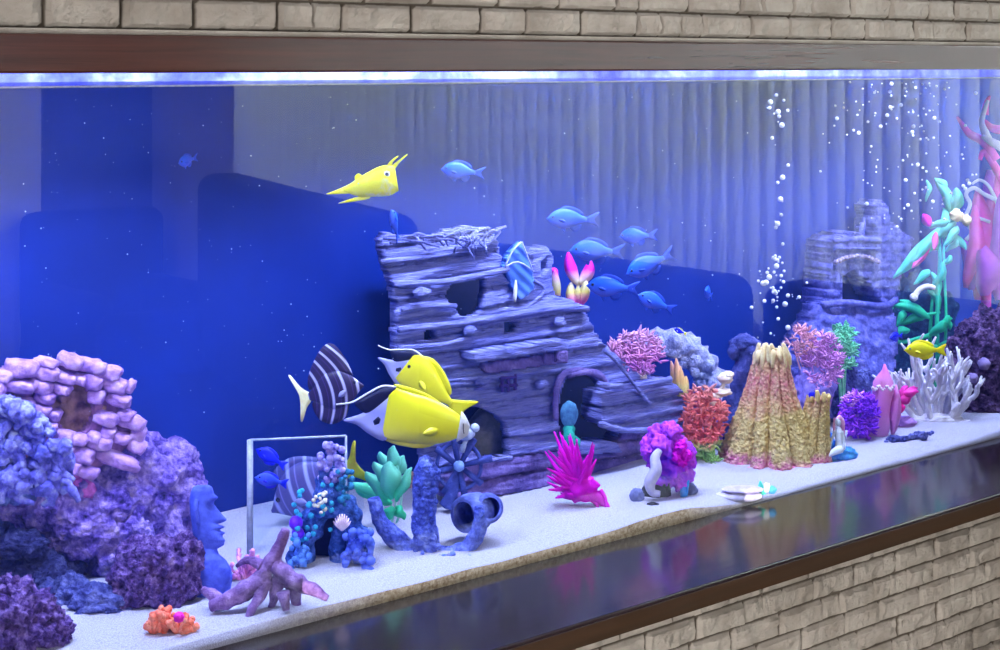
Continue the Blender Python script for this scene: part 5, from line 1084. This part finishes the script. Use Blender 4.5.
# small colourful fish
BT = plain('royal_blue_skin', (12, 20, 235), .4); YT = plain('lemon_skin', (255, 224, 0), .4)
ot = [0, .14, .22, .24, .22, .16, .09, .05]; ob = [-.01, -.13, -.2, -.23, -.21, -.15, -.09, -.05]; ow = [.02, .08, .1, .11, .1, .07, .04, .02]
stdf = (('tail_fin', 'fin', [(.96, .05), (1.1, .13), (1.25, .18), (1.18, 0), (1.25, -.18), (1.1, -.13), (.96, -.05)], .03), ('dorsal_fin', 'fin', [(.2, .18), (.4, .30), (.75, .24), (.88, .1), (.5, .16)], .03), ('anal_fin', 'fin', [(.4, -.18), (.55, -.29), (.8, -.22), (.86, -.1), (.6, -.16)], .03))
def small(label, px, py, Y, ln, body, fin, yaw=0, pitch=0, name='damselfish'):
    return fish(name, label, 'fish', px, py, Y, ln, ot, ob, ow, {'body': body, 'fin': fin}, yaw, pitch, 0, None, stdf, (.16, .05, .035), (.3, -.02, .45, -.06, .04))
small('tiny blue fish with yellow tail above the rubble arch', 679, 331, .34, 11, BT, YT, -20, 20)
small('vivid blue fish right of the green bush, by the yellow fish', 895, 337, .10, 17, BT, BT, 40, 0)
small('bright yellow fish over the white branching coral', 921, 350, .09, 34, YT, YT, 0, 0, 'yellow_tang')
small('deep blue fish in the upper corner of the acrylic box', 268, 456, .31, 28, BT, BT, 0, 30)
small('medium blue fish at the left side of the acrylic box, below the deep blue one', 268, 480, .30, 28, plain('mid_blue_skin', (40, 60, 230), .4), BT, 20, 16)
# ------------------------------------------------------------------ BUBBLES AND SPECKS
BUB = plain('air_bubble', (225, 232, 255), .15, .8)
protos = {}
def bubble(px, py, Y, r, label, group):
    k = 0
    if 'm' not in protos:
        vs_i, fs_i = ico(2); me = bpy.data.meshes.new('bubble'); me.from_pydata(vs_i, [], fs_i); me.polygons.foreach_set('use_smooth', [True] * len(me.polygons)); me.materials.append(BUB); protos['m'] = me
    o = bpy.data.objects.new('bubble', protos['m']); C.objects.link(o); d = depth_at(px, Y); o.location = Wd(px, py, d); q = r * d / F; o.scale = (q, q, q); tag(o, label, 'bubble', group)
rr = random.Random(77)
for k in range(70):
    y = rr.uniform(88, 338) if k < 40 else rr.uniform(255, 340); f = (y - 85) / 255
    x = 775 + rr.gauss(0, 7) + (4 - 12 * max(0, f - .6)) + (rr.gauss(0, 10) if y > 265 else 0)
    bubble(x, y, rr.uniform(.26, .32), rr.uniform(.7, 2.2) if rr.random() < .8 else 2.8, 'small white air bubble in the narrow stream above the navy rock post', 'bubbles in the narrow stream')
for k in range(170):
    y = 82 + 150 * rr.random() ** 1.3; x = rr.gauss(905, 34)
    if x > 992 or x < 800: x = rr.uniform(850, 985)
    bubble(x, y, rr.uniform(.22, .44), rr.uniform(.5, 1.5) if rr.random() < .85 else 2.0, 'small white air bubble in the wide cloud above the castle ruin and tall plants', 'bubbles in the wide cloud')
vsx, fsx = ico(1); b = MB()
for k in range(330):
    x = rr.uniform(20, 800); y = rr.uniform(92, 420); d = depth_at(x, rr.uniform(.05, .45)); c = Wd(x, y, d); q = rr.choice((.25, .3, .35, .35, .5, .7)) * d / F
    b.add([c + v * q for v in vsx], fsx)
o = b.build('suspended_particle_drift', plain('pale_speck', (150, 170, 250), .6), None); tag(o, 'drift of fine pale specks hanging in the water of the left half', 'particles', kind='stuff')
